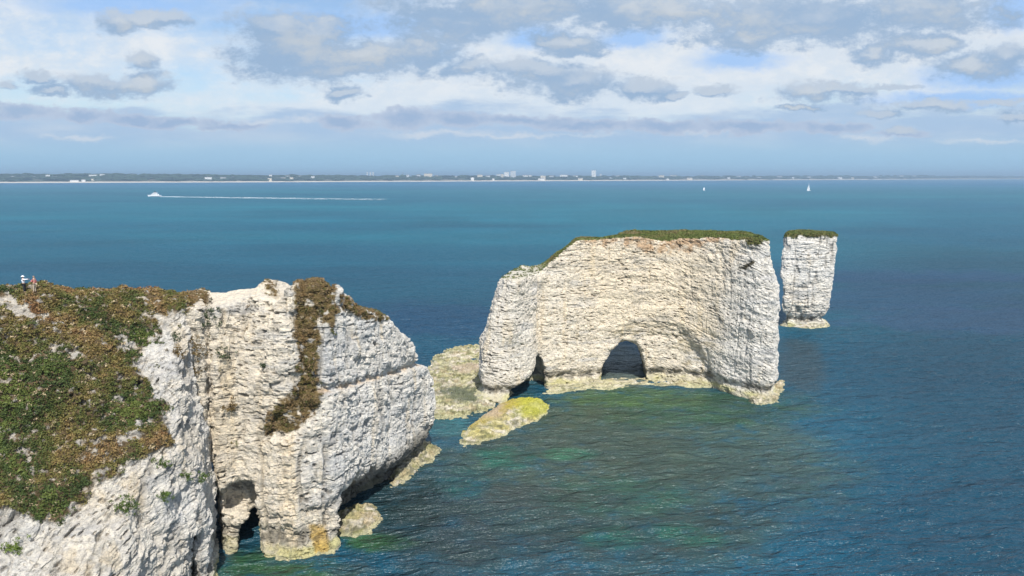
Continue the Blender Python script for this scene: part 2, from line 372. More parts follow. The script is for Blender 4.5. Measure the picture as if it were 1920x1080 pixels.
def stack_fn(P):
    X, Y, Z = P[..., 0], P[..., 1], P[..., 2]
    wob = 0.9 * fbm(P, (9, 9, 14), 3, 1) + 0.5 * fbm(P, (5, 5, 2.2), 2, 2)
    a = poly_sd(X + 0.05 * sstep(Z, 18, 34) * 0, Y, MAIN) + 0.035 * Z + 2.9 * sstep(Z, 20, 34) * sstep(X, 46, 56) - 0.2
    a = a + 0.9 * np.exp(-((Z - 2.0) / 0.9) ** 2) - 0.1 * sstep(Z, 1.2, 0.6)
    tx = np.interp(X, [-3, 4, 7.2, 10.5, 14, 20, 30, 48, 57], [24.8, 25.2, 27.0, 29.8, 32.1, 32.4, 32.4, 32.8, 32.8])
    top = tx - 0.3 + 0.005 * np.clip(Y - 160, -6, 16) * sstep(X, 24, 32) - 0.25 * np.clip(Y - 161.5, 0, 30) * sstep(X, 29, 18) + 0.25 * fbm(P, (6, 6, 50), 2, 3)
    a = smax(a, Z - top, 0.7)
    lean = np.interp(Z, [0, 4, 11, 20, 25], [0, 0.3, 0.3, 2.6, 4.6])
    b = poly_sd(X - lean * sstep(X, 5, -2), Y, BUT) + 0.03 * Z + 0.9 * np.exp(-((Z - 2.0) / 1.0) ** 2) - 0.9 * sstep(Z, 1.3, 0.6)
    b = smax(b, Z - (25.0 + 0.5 * sstep(X, 3, 7) + 0.4 * fbm(P, (3, 3, 40), 2, 0)), 0.6)
    d = smin(a, b, 0.5) + wob * 0.8
    d = d + 1.3 * np.exp(-((X - 5.6 - 0.06 * (Z - 10)) / 0.7) ** 2) * sstep(Z, 24, 20) * sstep(Y, 160, 157)
    al = poly_sd(X, Z, ALC)
    d = d + (0.8 + 0.7 * sstep(X, 32, 42)) * sstep(al, 0.4, -1.8) * sstep(Y, 170, 165)
    ar = smax(poly_sd(X - 0.13 * (Y - 159), Z + 0.17 * np.clip(Y - 160.5, 0, 40), ARCH) + 0.5 * fbm(P, 2.0, 2, 2), Y - 200, 1.0)
    ar = np.maximum(ar, 0.35 - Z - 0.3 * (Y - 160.5)); d = smax(d, -ar, 0.35)
    cv = smax(poly_sd(X + 0.12 * (Y - 151), Z, CAV1) + 0.4 * fbm(P, 1.6, 2, 1), Y - 161, 1.0)
    d = smax(d, -cv, 0.3)
    return d
def pmask(P, poly, soft=6.0, jit=0, k=0, js=1.2):
    px, py = proj(P)
    if jit: px = px + jit * fbm(P, js, 4, k); py = py + jit * fbm(P, js, 4, k + 2)
    return sstep(poly_sd(px, py, poly), soft, -soft)

def build_rock(name, fn, lo, hi, h, levels, disp, colour, mat, parent=None):
    V_, Q = surface_nets(fn, lo, hi, h)
    lb = np.arange(len(V_))                                  # keep the main body only, drop loose crumbs
    for _ in range(600):
        mn = lb[Q].min(1); old = lb.copy()
        for c_ in range(4): np.minimum.at(lb, Q[:, c_], mn)
        lb = lb[lb]
        if (lb == old).all(): break
    cnt_ = np.bincount(lb, minlength=len(V_)); keep = cnt_[lb] > 0.08 * len(V_); Q = Q[keep[Q[:, 0]]]
    ren = np.cumsum(keep) - 1; V_ = V_[keep]; Q = ren[Q]
    me = refine(V_, Q, levels)
    P = co_of(me); N = no_of(me)
    MASK.clear(); d = disp(P, N); P2 = P + N * d[:, None]
    me.vertices.foreach_set('co', P2.astype(np.float32).ravel()); me.update()
    me.polygons.foreach_set('use_smooth', np.zeros(len(me.polygons), bool))
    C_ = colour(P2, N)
    if 'm' in MASK: C_ = lerp(C_, C_ * 0.25 + np.array([0.03, 0.027, 0.02]), 0.66 * MASK['m'])  # pits and cracks darkened in the colour: flint, lichen and crevice shade
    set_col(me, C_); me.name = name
    o = link(name, me, mat, parent); o['_n'] = 0; del o['_n']
    return o, P2, N

def tufts(name, P, N, C, size, K, parent=None, leaf=0.16, upright=0.3, seed=3, mat=None):
    """foliage: K leaf-sized triangles in a low dome at each point"""
    r = np.random.default_rng(seed); n = len(P)
    size = np.broadcast_to(np.asarray(size, np.float32), (n,))
    dirn = r.normal(size=(n, K, 3)); dirn /= np.linalg.norm(dirn, axis=2, keepdims=True)
    up = np.array([0, 0, 1.0]); nb = N * 0.5 + up * 0.5; nb /= np.linalg.norm(nb, axis=1, keepdims=True)
    dot = (dirn * nb[:, None]).sum(2, keepdims=True); dirn = dirn - np.minimum(dot, 0) * 1.6 * nb[:, None]
    rad = size[:, None, None] * (0.35 + 0.65 * r.random((n, K, 1)) ** 0.6)
    ctr = P[:, None] + dirn * rad * np.array([1, 1, 0.8])
    lf = leaf * (0.6 + 0.9 * r.random((n, K, 1)))
    t1 = r.normal(size=(n, K, 3)); t1 /= np.linalg.norm(t1, axis=2, keepdims=True)
    t2 = np.cross(t1, dirn + 0.6 * r.normal(size=(n, K, 3))); t2 /= (np.linalg.norm(t2, axis=2, keepdims=True) + 1e-6)
    A = ctr + t1 * lf; B = ctr - t1 * lf * 0.6 + t2 * lf * 0.7; D = ctr - t1 * lf * 0.6 - t2 * lf * 0.7
    Vv = np.stack([A, B, D], 2).reshape(-1, 3); Fc = np.arange(len(Vv)).reshape(-1, 3)
    me = np_mesh(name, Vv, Fc)
    cc = C[:, None, None, :] * (0.84 + 0.32 * r.random((n, K, 1, 1))) * np.ones((n, K, 3, 1))
    set_col(me, cc.reshape(-1, 3)); return link(name, me, mat or M_LEAF, parent)

def soil_band(c, P, N, poly, k=0):
    m = pmask(P, poly, 5, 14, k, 2.0); return lerp(c, OCHRE * 0.9, 0.75 * m)
def stack_col(P, N):
    warm = 1.0 - 0.85 * sstep(P[:, 0] + 3 * fbm(P, 5, 2, 1), 36, 46) - 0.5 * sstep(P[:, 0], 7, 3) + 0.3 * fbm(P, (8, 8, 3), 3, 2)
    c = chalk_color(P, N, warm, 0)
    c = lerp(c, CREAM * np.array([1.0, 0.93, 0.80]), 0.4 * pmask(P, [(1080, 450), (1260, 440), (1400, 450), (1340, 640), (1120, 610), (1080, 540)], 40))
    m = pmask(P, [(1080, 440), (1430, 430), (1300, 468), (1240, 474), (1180, 458), (1100, 458)], 6, 16, 0, 1.5)
    c = lerp(c, np.array([0.50, 0.31, 0.16]), 0.75 * m * sstep(fbm(P, 0.9, 3, 2), -0.5, 0.2))
    # ochre and green stains on the roof of the shallow recess
    m = pmask(P, [(1140, 625), (1180, 603), (1330, 615), (1350, 700), (1290, 700), (1240, 620), (1160, 645)], 10, 14, 1, 1.5)
    c = lerp(c, np.array([0.36, 0.30, 0.17]), 0.55 * m * sstep(fbm(P, (1.5, 1.5, 0.5), 3, 1), 0.0, 0.35))
    g_ = sstep(N[:, 2], 0.5, 0.75) * sstep(P[:, 2], 23, 24.5) * (0.25 + 0.75 * sstep(P[:, 0], 5, 9))
    c = lerp(c, np.array([0.13, 0.15, 0.045]), g_)
    c = lerp(c, np.array([0.13, 0.12, 0.05]), pmask(P, [(1372, 425), (1436, 432), (1432, 455), (1405, 458)], 4, 10, 2, 1))
    c = lerp(c, np.array([0.07, 0.06, 0.035]), pmask(P, [(1385, 505), (1408, 488), (1416, 490), (1412, 497), (1396, 506)], 2, 6, 2, 1))
    return c
def stack_disp(P, N):
    P = P.copy(); P[:, 2] += 0.28 * np.clip(P[:, 0] - 33, 0, 40) + 0.02 * np.clip(33 - P[:, 0], 0, 40)
    d = chalk_disp(P, N, 0, dip=(0.05, 0.0), strata=0.12, fiss=0.22, pit=0.4, block=0.25, facet=0.11, ribs=0.06, vert=0.3)
    return d
def veg_points(P, N, mask, n, seed):
    r = np.random.default_rng(seed); w_ = mask.astype(np.float64); s = w_.sum()
    n = min(n, int((w_ > 0.05).sum())); i = r.choice(len(P), n, replace=False, p=w_ / s); return P[i], N[i]

st = empty('sea_stack', (30, 165, 0), 'huge flat topped chalk stack with an arched cave and a green turf cap', 'sea stack')
def local(o, root): o.parent = root; o.matrix_parent_inverse = __import__('mathutils').Matrix.Translation(-root.location)
so_, SP, SN = build_rock('rock', stack_fn, (-12, 141, -1.5), (61, 184, 36), 0.5, 2, stack_disp, stack_col, M_ROCK)
local(so_, st)
PAL_TURF = np.array([[0.055, 0.07, 0.022], [0.09, 0.115, 0.03], [0.125, 0.15, 0.038], [0.16, 0.15, 0.055], [0.20, 0.16, 0.08]])
def palette(P, pal, s=1.2, k=0, jitter=0.5, seed=1):
    r = np.random.default_rng(seed); t = fbm(P, s, 3, k) * 1.1 + jitter * r.normal(size=len(P)) * 0.5
    i = np.clip(((t + 1) / 2 * len(pal)).astype(int), 0, len(pal) - 1); return pal[i]
gm = sstep(SN[:, 2], 0.55, 0.75) * sstep(SP[:, 2], 23, 24.5) * (0.12 + 0.88 * sstep(SP[:, 0], 5, 9))
gm = np.maximum(gm, pmask(SP, [(1372, 425), (1436, 432), (1432, 455), (1400, 458)], 4, 10, 2, 1) * (SP[:, 2] > 29))
p_, n_ = veg_points(SP, SN, gm, 9000, 1)
o = tufts('turf', p_, n_, palette(p_, PAL_TURF, 4, 0, 0.25), 0.22 + 0.3 * sstep(fbm(p_, 2.5, 2, 1), 0, 0.5), 9, leaf=0.13); local(o, st)
tag(o, 'green turf cap with brown dry edges')

# ------------------------------------------------------------------ the far stack
FAR = [(81.5, 223.5), (84, 221.5), (90, 220.3), (95.0, 221.2), (97, 227), (94, 235), (84, 235), (80, 229)]
def far_fn(P):
    X, Y, Z = P[..., 0], P[..., 1], P[..., 2]
    off = np.interp(Z, [0, 1.4, 1.8, 2.6, 4, 7, 13, 30], [0.1, 0.1, 1.5, 1.7, 0.2, -0.8, -1.0, -1.0])
    sh = np.interp(Z, [4, 9, 14, 30], [1.7, 1.7, 2.2, 2.3])
    a = poly_sd(X - sh * sstep(X, 86, 95) + 2.1, Y, FAR) + off
    a = smax(a, -(X - 81.7 - 0.55 * (Y - 220)) * 0.85 - 1.6 * sstep(Z, 14, 17), 0.4)
    a = a - 1.0 * sstep(X, 84.5, 81.5) * sstep(Z, 3, 6) * sstep(Z, 19, 14)
    a = a + 0.7 * fbm(P, (7, 7, 9), 3, 2) + 0.4 * fbm(P, (4, 4, 1.6), 2, 1)
    return smax(a, Z - (28.4 + 0.5 * fbm(P, (4, 4, 30), 2, 1)), 0.7)
def far_col(P, N):
    c = chalk_color(P, N, 0.45 - 0.35 * sstep(P[:, 2], 12, 17) + 0.3 * fbm(P, 4, 2, 1), 2)
    g_ = np.maximum(sstep(N[:, 2], 0.45, 0.7) * (P[:, 2] > 26), sstep(P[:, 2] + 0.9 * fbm(P, 1.5, 3, 1), 27.0, 27.6))
    return lerp(c, np.array([0.15, 0.14, 0.05]), g_)
ft = empty('sea_stack', (88, 228, 0), 'smaller square chalk pillar standing alone in the sea at the far right end', 'sea stack')
fo, FP, FN = build_rock('rock', far_fn, (76, 216, -1.5), (102, 240, 31), 0.45, 2, lambda P, N: chalk_disp(P, N, 1, strata=0.25, fiss=0.2, pit=0.4), far_col, M_ROCK)
local(fo, ft)
gm = np.maximum(sstep(FN[:, 2], 0.5, 0.7) * (FP[:, 2] > 26), sstep(FP[:, 2] + 1.1 * fbm(FP, 1.5, 3, 1), 26.9, 27.7) * 0.8)
p_, n_ = veg_points(FP, FN, gm, 1700, 2)
o = tufts('turf', p_, n_, palette(p_, PAL_TURF, 2, 1), 0.3, 9, leaf=0.15); local(o, ft); tag(o, 'patchy green turf on the flat top')

# ------------------------------------------------------------------ the promontory
PRO = [(-34.3, 85), (-31.8, 84.6), (-28, 83.6), (-26.6, 83.3), (-24.4, 83.8), (-22.5, 85.3), (-21.3, 87.4), (-20.4, 90.5), (-18.0, 98), (-15.6, 107), (-13.6, 115), (-13.4, 119), (-17, 122), (-24, 118), (-34, 112), (-44, 102), (-42, 90), (-37, 87.5)]
PC1 = prism([(440, 1080), (442, 1010), (458, 978), (482, 966), (492, 980), (498, 1080)], 84)
PC2 = prism([(404, 965), (408, 925), (430, 905), (470, 900), (482, 930), (492, 975), (450, 975)], 84.5)
FILL = [(-44, 96), (-42, 84.5), (-37, 81.6), (-34.8, 82.6), (-32.5, 84.6), (-30, 92)]
SLOT = prism([(378, 1110), (381, 900), (390, 850), (406, 862), (417, 950), (424, 1040), (426, 1110)], 85)
SLOT2 = prism([(384, 575), (391, 572), (397, 700), (403, 880), (388, 880), (386, 700)], 84)
GRV = prism([(545, 500), (618, 520), (606, 640), (592, 740), (606, 765), (560, 812), (500, 812), (520, 770), (560, 720), (556, 640)], 87)
def pro_fn(P):
    X, Y, Z = P[..., 0], P[..., 1], P[..., 2]
    right = sstep(X + 0.33 * (Y - 85), -25, -21.5)
    uc = sstep(Y + 0.2 * (X + 22), 86.4, 89.5) * sstep(X + 0.4 * (Y - 88), -28, -22)
    a = poly_sd(X, Y, PRO) + np.interp(Z, [0, 10, 25, 34], [0, 0.0, 1.0, 3.2]) * (1 - right) + right * np.interp(Z, [0, 10, 20, 33], [0.2, 0.0, -0.5, 0.6]) + uc * (1 - 0.55 * sstep(Y, 96, 112)) * np.interp(Z * (1.15 + 0.95 * sstep(Y, 90, 112)), [0, 3, 5, 6.6, 9], [6.0, 5.5, 3.2, 1.2, 0.0])
    a = a  - 0.5 * sstep(Z, 1.2, 0.5) + 1.0 * np.exp(-((Z - 2.6) / 1.0) ** 2) * (1 - right)
    t1 = np.interp(Y, [84, 90, 93, 98, 102, 106, 110, 114, 118, 124], [33.2, 32.8, 29.8, 27.4, 25.4, 22.8, 19.8, 16.5, 11, 2])
    t2 = np.interp(X, [-42, -36.5, -33, -30.5, -27.5, -25.8], [30.3, 30.3, 30.8, 31.4, 30.9, 33.6]) - 0.25 * np.clip(Y - 92, 0, 30)
    top = np.where(X > -26, t1, np.minimum(t1 + 8 * sstep(X, -26, -34), t2)) + 0.4 * fbm(P, (3, 3, 40), 2, 1)
    top = top + 1.5 * np.exp(-((X + 24.0) / 1.7) ** 2) + 0.5 * np.exp(-((X + 30.5) / 1.8) ** 2) - 0.5 * np.exp(-((X + 27.2) / 1.2) ** 2)
    a = smax(a, (Z - top) * 0.85, 1.3)
    a = a + 0.8 * fbm(P, (7, 7, 12), 3, 1) + 0.35 * fbm(P, (4, 4, 2), 2, 3)
    a = a + 1.1 * sstep(poly_sd(X, Z, GRV), 0.5, -1.0) * sstep(Y, 97, 93)
    fl = smax(smax(poly_sd(X, Y, FILL) + 0.07 * (Z - 8) + 0.7 * fbm(P, (2.5, 2.5, 9), 3, 2), 7.5 - Z, 1.0), Z - 30.2 + 0.8 * fbm(P, 3, 2, 1), 1.0)
    a = smin(a, fl, 1.2)
    a = a + 1.4 * sstep(poly_sd(X + 0.42 * (Y - 84), Z, SLOT2), 0.35, -0.25) * sstep(Y, 92, 89)
    # bedding ledge that runs across the right face
    zb = 19.6 - (Y - 88) * 0.14
    a = a + right * (0.7 * np.exp(-((Z - zb - 0.25) / 0.45) ** 2) - 0.25 * sstep(Z, zb, zb - 0.6))
    c1 = smax(poly_sd(X + 0.36 * (Y - 84), Z + 0.15 * (Y - 84), PC1) + 0.35 * fbm(P, 1.5, 2, 1), Y - 99, 1.0); a = smax(a, -c1, 0.3)
    c3 = smax(poly_sd(X + 0.42 * (Y - 85), Z, SLOT) + 0.3 * fbm(P, 1.5, 2, 3), Y - 103, 1.0); a = smax(a, -c3, 0.3)
    c2 = smax(poly_sd(X, Z, PC2) + 0.3 * fbm(P, 1.5, 2, 2), Y - 88.0, 1.0); a = smax(a, -c2, 0.3)
    return a
VEGP = [[(548, 530), (570, 515), (610, 515), (634, 545), (634, 580), (628, 625), (610, 600), (600, 580), (598, 640), (592, 700), (604, 745), (600, 762), (565, 790), (545, 812), (500, 812), (500, 780), (535, 745), (562, 705), (556, 640), (552, 600)],
        [(630, 548), (655, 560), (700, 580), (745, 598), (742, 606), (705, 596), (690, 600), (665, 592), (640, 582)],
        [(320, 535), (394, 538), (390, 558), (376, 566), (352, 580), (335, 575)],
        [(495, 528), (512, 530), (516, 552), (505, 548)]]
def pro_mask(P, jit=17):
    m = 0
    for i, q in enumerate(VEGP): m = np.maximum(m, pmask(P, q, 4, jit, i, 1.0) * (P[:, 1] < 112))
    m = m * (1 - 0.8 * sstep(fbm(P, 0.9, 3, 2), 0.22, 0.42))
    return m
def pro_col(P, N):
    px, py = proj(P)
    warm = 1.0 - 0.9 * sstep(px + 20 * fbm(P, 3, 2, 0), 500, 680) + 0.35 * fbm(P, (5, 5, 3), 3, 2)
    warm = warm + 0.6 * sstep(P[:, 2], 9, 3)
    c = chalk_color(P, N, warm, 1)
    cave = sstep(P[:, 2], 6.5, 4.5) * sstep(P[:, 1], 87.5, 90) * sstep(px, 600, 620); c = lerp(c, np.array([0.11, 0.11, 0.10]), 0.8 * cave)  # undercut: dark wet rock and the overhang's shade put into the colour
    c = lerp(c, np.array([0.60, 0.45, 0.24]), 0.25 * pmask(P, [(385, 760), (430, 700), (440, 860), (420, 900), (392, 880)], 12, 16, 1, 1.5))
    zb = 19.6 - (P[:, 1] - 88) * 0.14
    c = lerp(c, np.array([0.50, 0.33, 0.17]), 0.65 * np.exp(-((P[:, 2] - zb) / 0.3) ** 2) * (px > 590) * (px < 800) * sstep(fbm(P, 1.5, 3, 0), -0.3, 0.2))
    c = lerp(c, np.array([0.55, 0.36, 0.08]), 0.8 * pmask(P, [(580, 985), (612, 985), (618, 1035), (590, 1040)], 5, 8, 1, 0.8))
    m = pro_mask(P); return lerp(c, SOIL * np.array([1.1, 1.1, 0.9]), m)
def pro_disp(P, N):
    d = chalk_disp(P, N, 1, dip=(0.0, 0.14), strata=0.12, fiss=0.35, pit=0.5, block=0.25, facet=0.17, ribs=0.34)
    return d + 0.35 * pro_mask(P) * (0.4 + fbm(P, 0.8, 3, 1))
pr = empty('chalk_promontory', (-25, 95, 0), 'white chalk promontory with a brown scrub gully, ending the near headland above the water', 'headland')
po, PP, PN = build_rock('rock', pro_fn, (-46, 79, -1.5), (-9, 126, 36.5), 0.4, 2, pro_disp, pro_col, M_ROCK)
local(po, pr)

# ------------------------------------------------------------------ the left cliff
CLF = [(-38, 125), (-37.5, 96), (-35.8, 88), (-34.3, 82), (-33.2, 77), (-33.2, 72), (-35.5, 65), (-39, 58), (-42, 50), (-44, 40), (-45, 28), (-120, 28), (-120, 125)]
CC1 = prism([(350, 1110), (353, 1006), (364, 998), (373, 1010), (374, 1110)], 74)
def clf_fn(P):
    X, Y, Z = P[..., 0], P[..., 1], P[..., 2]
    a = poly_sd(X, Y, CLF) + np.interp(Z, [0, 3, 8, 20, 34], [0.2, 0.6, 0.2, 1.8, 2.9])
    s = (X + 40) * 0.55 - (Y - 84) * 0.83
    veg = (Z - (32.4 - 1.15 * s)) * 0.66 + 0.9 * fbm(P, (7, 7, 7), 3, 1)
    top = Z - (32.7 + 0.045 * np.clip(-X - 40, 0, 40) + 0.35 * fbm(P, (5, 5, 50), 2, 0) - 0.9 * sstep(X, -41, -34) - 0.3 * np.clip(Y - 83 + 0.25 * np.clip(-X - 42, 0, 40), 0, 60) - 0.5)
    a = a + 1.1 * fbm(P, (6, 6, 14), 3, 2) + 0.4 * fbm(P, (4, 4, 2), 2, 3)
    d = smax(smax(a, veg, 1.2), top, 1.5)
    c3 = smax(poly_sd(X + 0.42 * (Y - 85), Z, SLOT), 84 - Y, 0.5); d = smax(d, -c3, 0.3)
    c1 = smax(poly_sd(X + 0.44 * (Y - 74), Z, CC1) + 0.25 * fbm(P, 1.5, 2, 1), Y - 86, 1.0); d = smax(d, -c1, 0.25)
    return d
VEGC = [(-600, 480), (392, 480), (388, 560), (374, 566), (352, 582), (338, 578), (318, 592), (298, 596), (302, 640), (268, 648), (252, 676), (268, 700), (300, 745), (316, 800), (322, 838), (262, 850), (226, 868), (222, 892), (168, 915), (160, 940), (118, 972), (60, 972), (20, 965), (0, 950), (-600, 950)]
HOLES = [(20, 815, 34, 20), (120, 660, 34, 16), (50, 850, 26, 14), (10, 960, 36, 12), (235, 640, 26, 18), (170, 700, 24, 14), (75, 600, 22, 10), (290, 700, 16, 12), (165, 830, 22, 12)]
def clf_mask(P, jit=16):
    m = pmask(P, VEGC, 6, jit * 1.7, 0, 1.2); px, py = proj(P)
    for i, (hx, hy, rx, ry) in enumerate(HOLES):
        rx, ry = rx * 0.8, ry * 0.8
        q = ((px - hx) / rx) ** 2 + ((py - hy) / ry) ** 2 + 4.5 * fbm(P, 0.7, 3, i, 0.7); m = m * (1 - 0.75 * sstep(q, 1.0, 0.0))
    m = m * (1 - 0.75 * sstep(fbm(P, 0.8, 3, 2) + 0.6 * fbm(P, 5, 2, 3), 0.34, 0.55))
    m = m * (1 - 0.55 * sstep(vnoise(P, 0.45, 1), 0.45, 0.7))
    return np.where(P[:, 1] > 95, 1.0 * sstep(N_up(P), 0, 1), m)
def N_up(P): return sstep(P[:, 2], 28, 30)
def clf_col(P, N):
    warm = 0.35 + 0.5 * fbm(P, (5, 5, 5), 3, 2)
    c = chalk_color(P, N, warm, 3); c = c * 0.93
    m = clf_mask(P); return lerp(c, SOIL, m)
def clf_disp(P, N):
    m = clf_mask(P)
    d = chalk_disp(P, N, 3, dip=(-0.3, -0.3), strata=0.12, fiss=0.42, pit=0.5, block=0.33, facet=0.2, ribs=0.45)
    return d * (1 - m) + m * (0.25 + 1.0 * fbm(P, 2.8, 3, 1) + 0.7 * np.abs(fbm(P, 1.1, 3, 2)))
co_, CP, CN = build_rock('cliff', clf_fn, (-78, 46, -1.5), (-30.5, 112, 37), 0.45, 2, clf_disp, clf_col, M_ROCK)
co_['kind'] = 'structure'

# ------------------------------------------------------------------ vegetation cover
PAL_SCRUB = np.array([[0.20, 0.105, 0.045], [0.26, 0.17, 0.075], [0.20, 0.145, 0.05], [0.15, 0.135, 0.04], [0.09, 0.105, 0.028], [0.04, 0.062, 0.018], [0.075, 0.105, 0.025], [0.12, 0.145, 0.035]])
def scrub_pal(P, seed=1):
    px, py = proj(P)
    r = np.random.default_rng(seed)
    t = fbm(P, 3.2, 3, 1) * 1.3 + fbm(P, 0.9, 2, 2) * 0.3 + 0.10 * r.normal(size=len(P))
    green = sstep(py + 50 * fbm(P, 6, 2, 3), 560, 700) * 0.5 - 0.32 + 0.22 * sstep(px, 250, 60)
    green = green - 0.45 * np.exp(-(((px - 240) / 60) ** 2 + ((py - 840) / 35) ** 2))
    t = t + green
    t = np.clip((t + 1.0) / 2 * len(PAL_SCRUB) - 0.5, 0, len(PAL_SCRUB) - 1.001); i = t.astype(int); c = lerp(PAL_SCRUB[i], PAL_SCRUB[i + 1], t - i)
    c = c * 0.98; dry = r.random(len(P)) < 0.05; c[dry] = np.array([0.42, 0.33, 0.2]) * (0.7 + 0.5 * r.random((dry.sum(), 1)))
    return c
m = clf_mask(CP, 20) ** 2 + 0.05 * pmask(CP, VEGC, 60, 30, 1, 1.0) * sstep(fbm(CP, 0.9, 3, 1), 0.1, 0.4)
px, py = proj(CP); m = m * ((px > -220) & (py > 400))
p_, n_ = veg_points(CP, CN, m, 17000, 5)
sz = 0.24 + 0.16 * (fbm(p_, 2, 2, 2) + 1) / 2
o = tufts('scrub', p_, n_, scrub_pal(p_), sz, 16, leaf=0.10); tag(o, 'low green and brown heath scrub covering the left cliff top and slope', 'ground cover', kind='stuff')
m = pro_mask(PP) ** 2; m = m + 0.35 * pmask(PP, [(385, 560), (560, 540), (560, 700), (520, 900), (400, 900)], 20) * sstep(vnoise(PP, 0.9, 2), 0.62, 0.8) * sstep(fbm(PP, 5, 2, 0), 0.0, 0.3); px, py = proj(PP); m = m * (PN[:, 1] < 0.5)
p_, n_ = veg_points(PP, PN, m, 3600, 6)
pp = np.array([[0.20, 0.12, 0.05], [0.17, 0.11, 0.045], [0.24, 0.17, 0.09], [0.15, 0.12, 0.04], [0.085, 0.095, 0.025]])
o = tufts('scrub', p_, n_, palette(p_, pp, 1.6, 1), 0.27, 14, leaf=0.08); local(o, pr); tag(o, 'brown and olive scrub filling the gully and knob of the promontory')

# ------------------------------------------------------------------ ray casting on the rocks
def bvh_of(o):
    me = o.data; P = co_of(me); k = len(me.loops); f = np.empty(k, np.int32); me.loops.foreach_get('vertex_index', f)
    return BVHTree.FromPolygons(P.tolist(), f.reshape(-1, 4).tolist())
BV = [bvh_of(o) for o in (co_, po, so_)]
def hit(px, py):
    d = Vector(ray(px, py)).normalized(); best = None
    for b in BV:
        h = b.ray_cast(Vector((0, 0, CH)), d)
        if h[0] is not None and (best is None or h[3] < best[2]): best = (h[0], h[1], h[3])
    return best

# ------------------------------------------------------------------ single shrubs on the chalk
SH = [(235, 948, 18, 'g', 'small bright green shrub alone on the bare lower chalk of the left cliff'),
      (303, 872, 15, 'g', 'round olive shrub below the scrub edge, above a smaller one, on the left cliff'),
      (308, 928, 12, 'g', 'small green shrub directly under the round olive one on the left cliff'),
      (348, 892, 10, 'g', 'left one of two dark green shrubs beside the deep cleft'),
      (376, 898, 13, 'g', 'right one of two dark green shrubs, hanging at the rim of the deep cleft'),
      (22, 1026, 14, 'y', 'bright green shrub at the lower left corner of the cliff'),
      (328, 632, 11, 'd', 'dark shrub highest on the pale left rock rib'),
      (330, 664, 15, 'b', 'brownish shrub just below the highest dark one on the pale left rib'),
      (362, 652, 17, 'b', 'long rusty brown shrub on the pale rib beside the cleft'),
      (366, 697, 13, 'b', 'small brown shrub under the long rusty brown one'),
      (394, 590, 17, 'd', 'dark green ivy like shrub at the head of the cleft'),
      (418, 664, 14, 'd', 'small dark green cushion shrub on the creamy chalk right of the cleft'),
      (434, 764, 15, 'b', 'olive brown shrub lowest on the creamy chalk right of the cleft'),
      (494, 686, 6, 'd', 'tiny dark tuft in the middle of the creamy chalk face')]
COLS = {'g': (0.075, 0.115, 0.022), 'y': (0.13, 0.18, 0.03), 'd': (0.035, 0.055, 0.02), 'b': (0.14, 0.095, 0.035)}
for i, (sx, sy, r_, k_, lab) in enumerate(SH):
    h = hit(sx, sy)
    if h is None: continue
    p0, n0, dist = h; rad = 1.2 * r_ * dist / CF
    r = np.random.default_rng(40 + i); n = max(10, int(26 * (r_ / 12) ** 2))
    off = r.normal(size=(n, 3)) * rad * np.array([0.42, 0.3, 0.34 if i not in (8, 10) else 0.65])
    if i == 8: off[:, 0] += -off[:, 2] * 0.45
    pts = np.array(p0) + off + np.array(n0) * rad * 0.15
    cc = np.array(COLS[k_])[None] * (0.65 + 0.7 * r.random((n, 1)))
    o = tufts('shrub', pts - np.array(p0), np.tile(np.array(n0), (n, 1)), cc, 0.24, 14, leaf=0.08, seed=50 + i)
    o.location = p0; tag(o, lab, 'shrub', 'single shrubs rooted on the bare chalk')

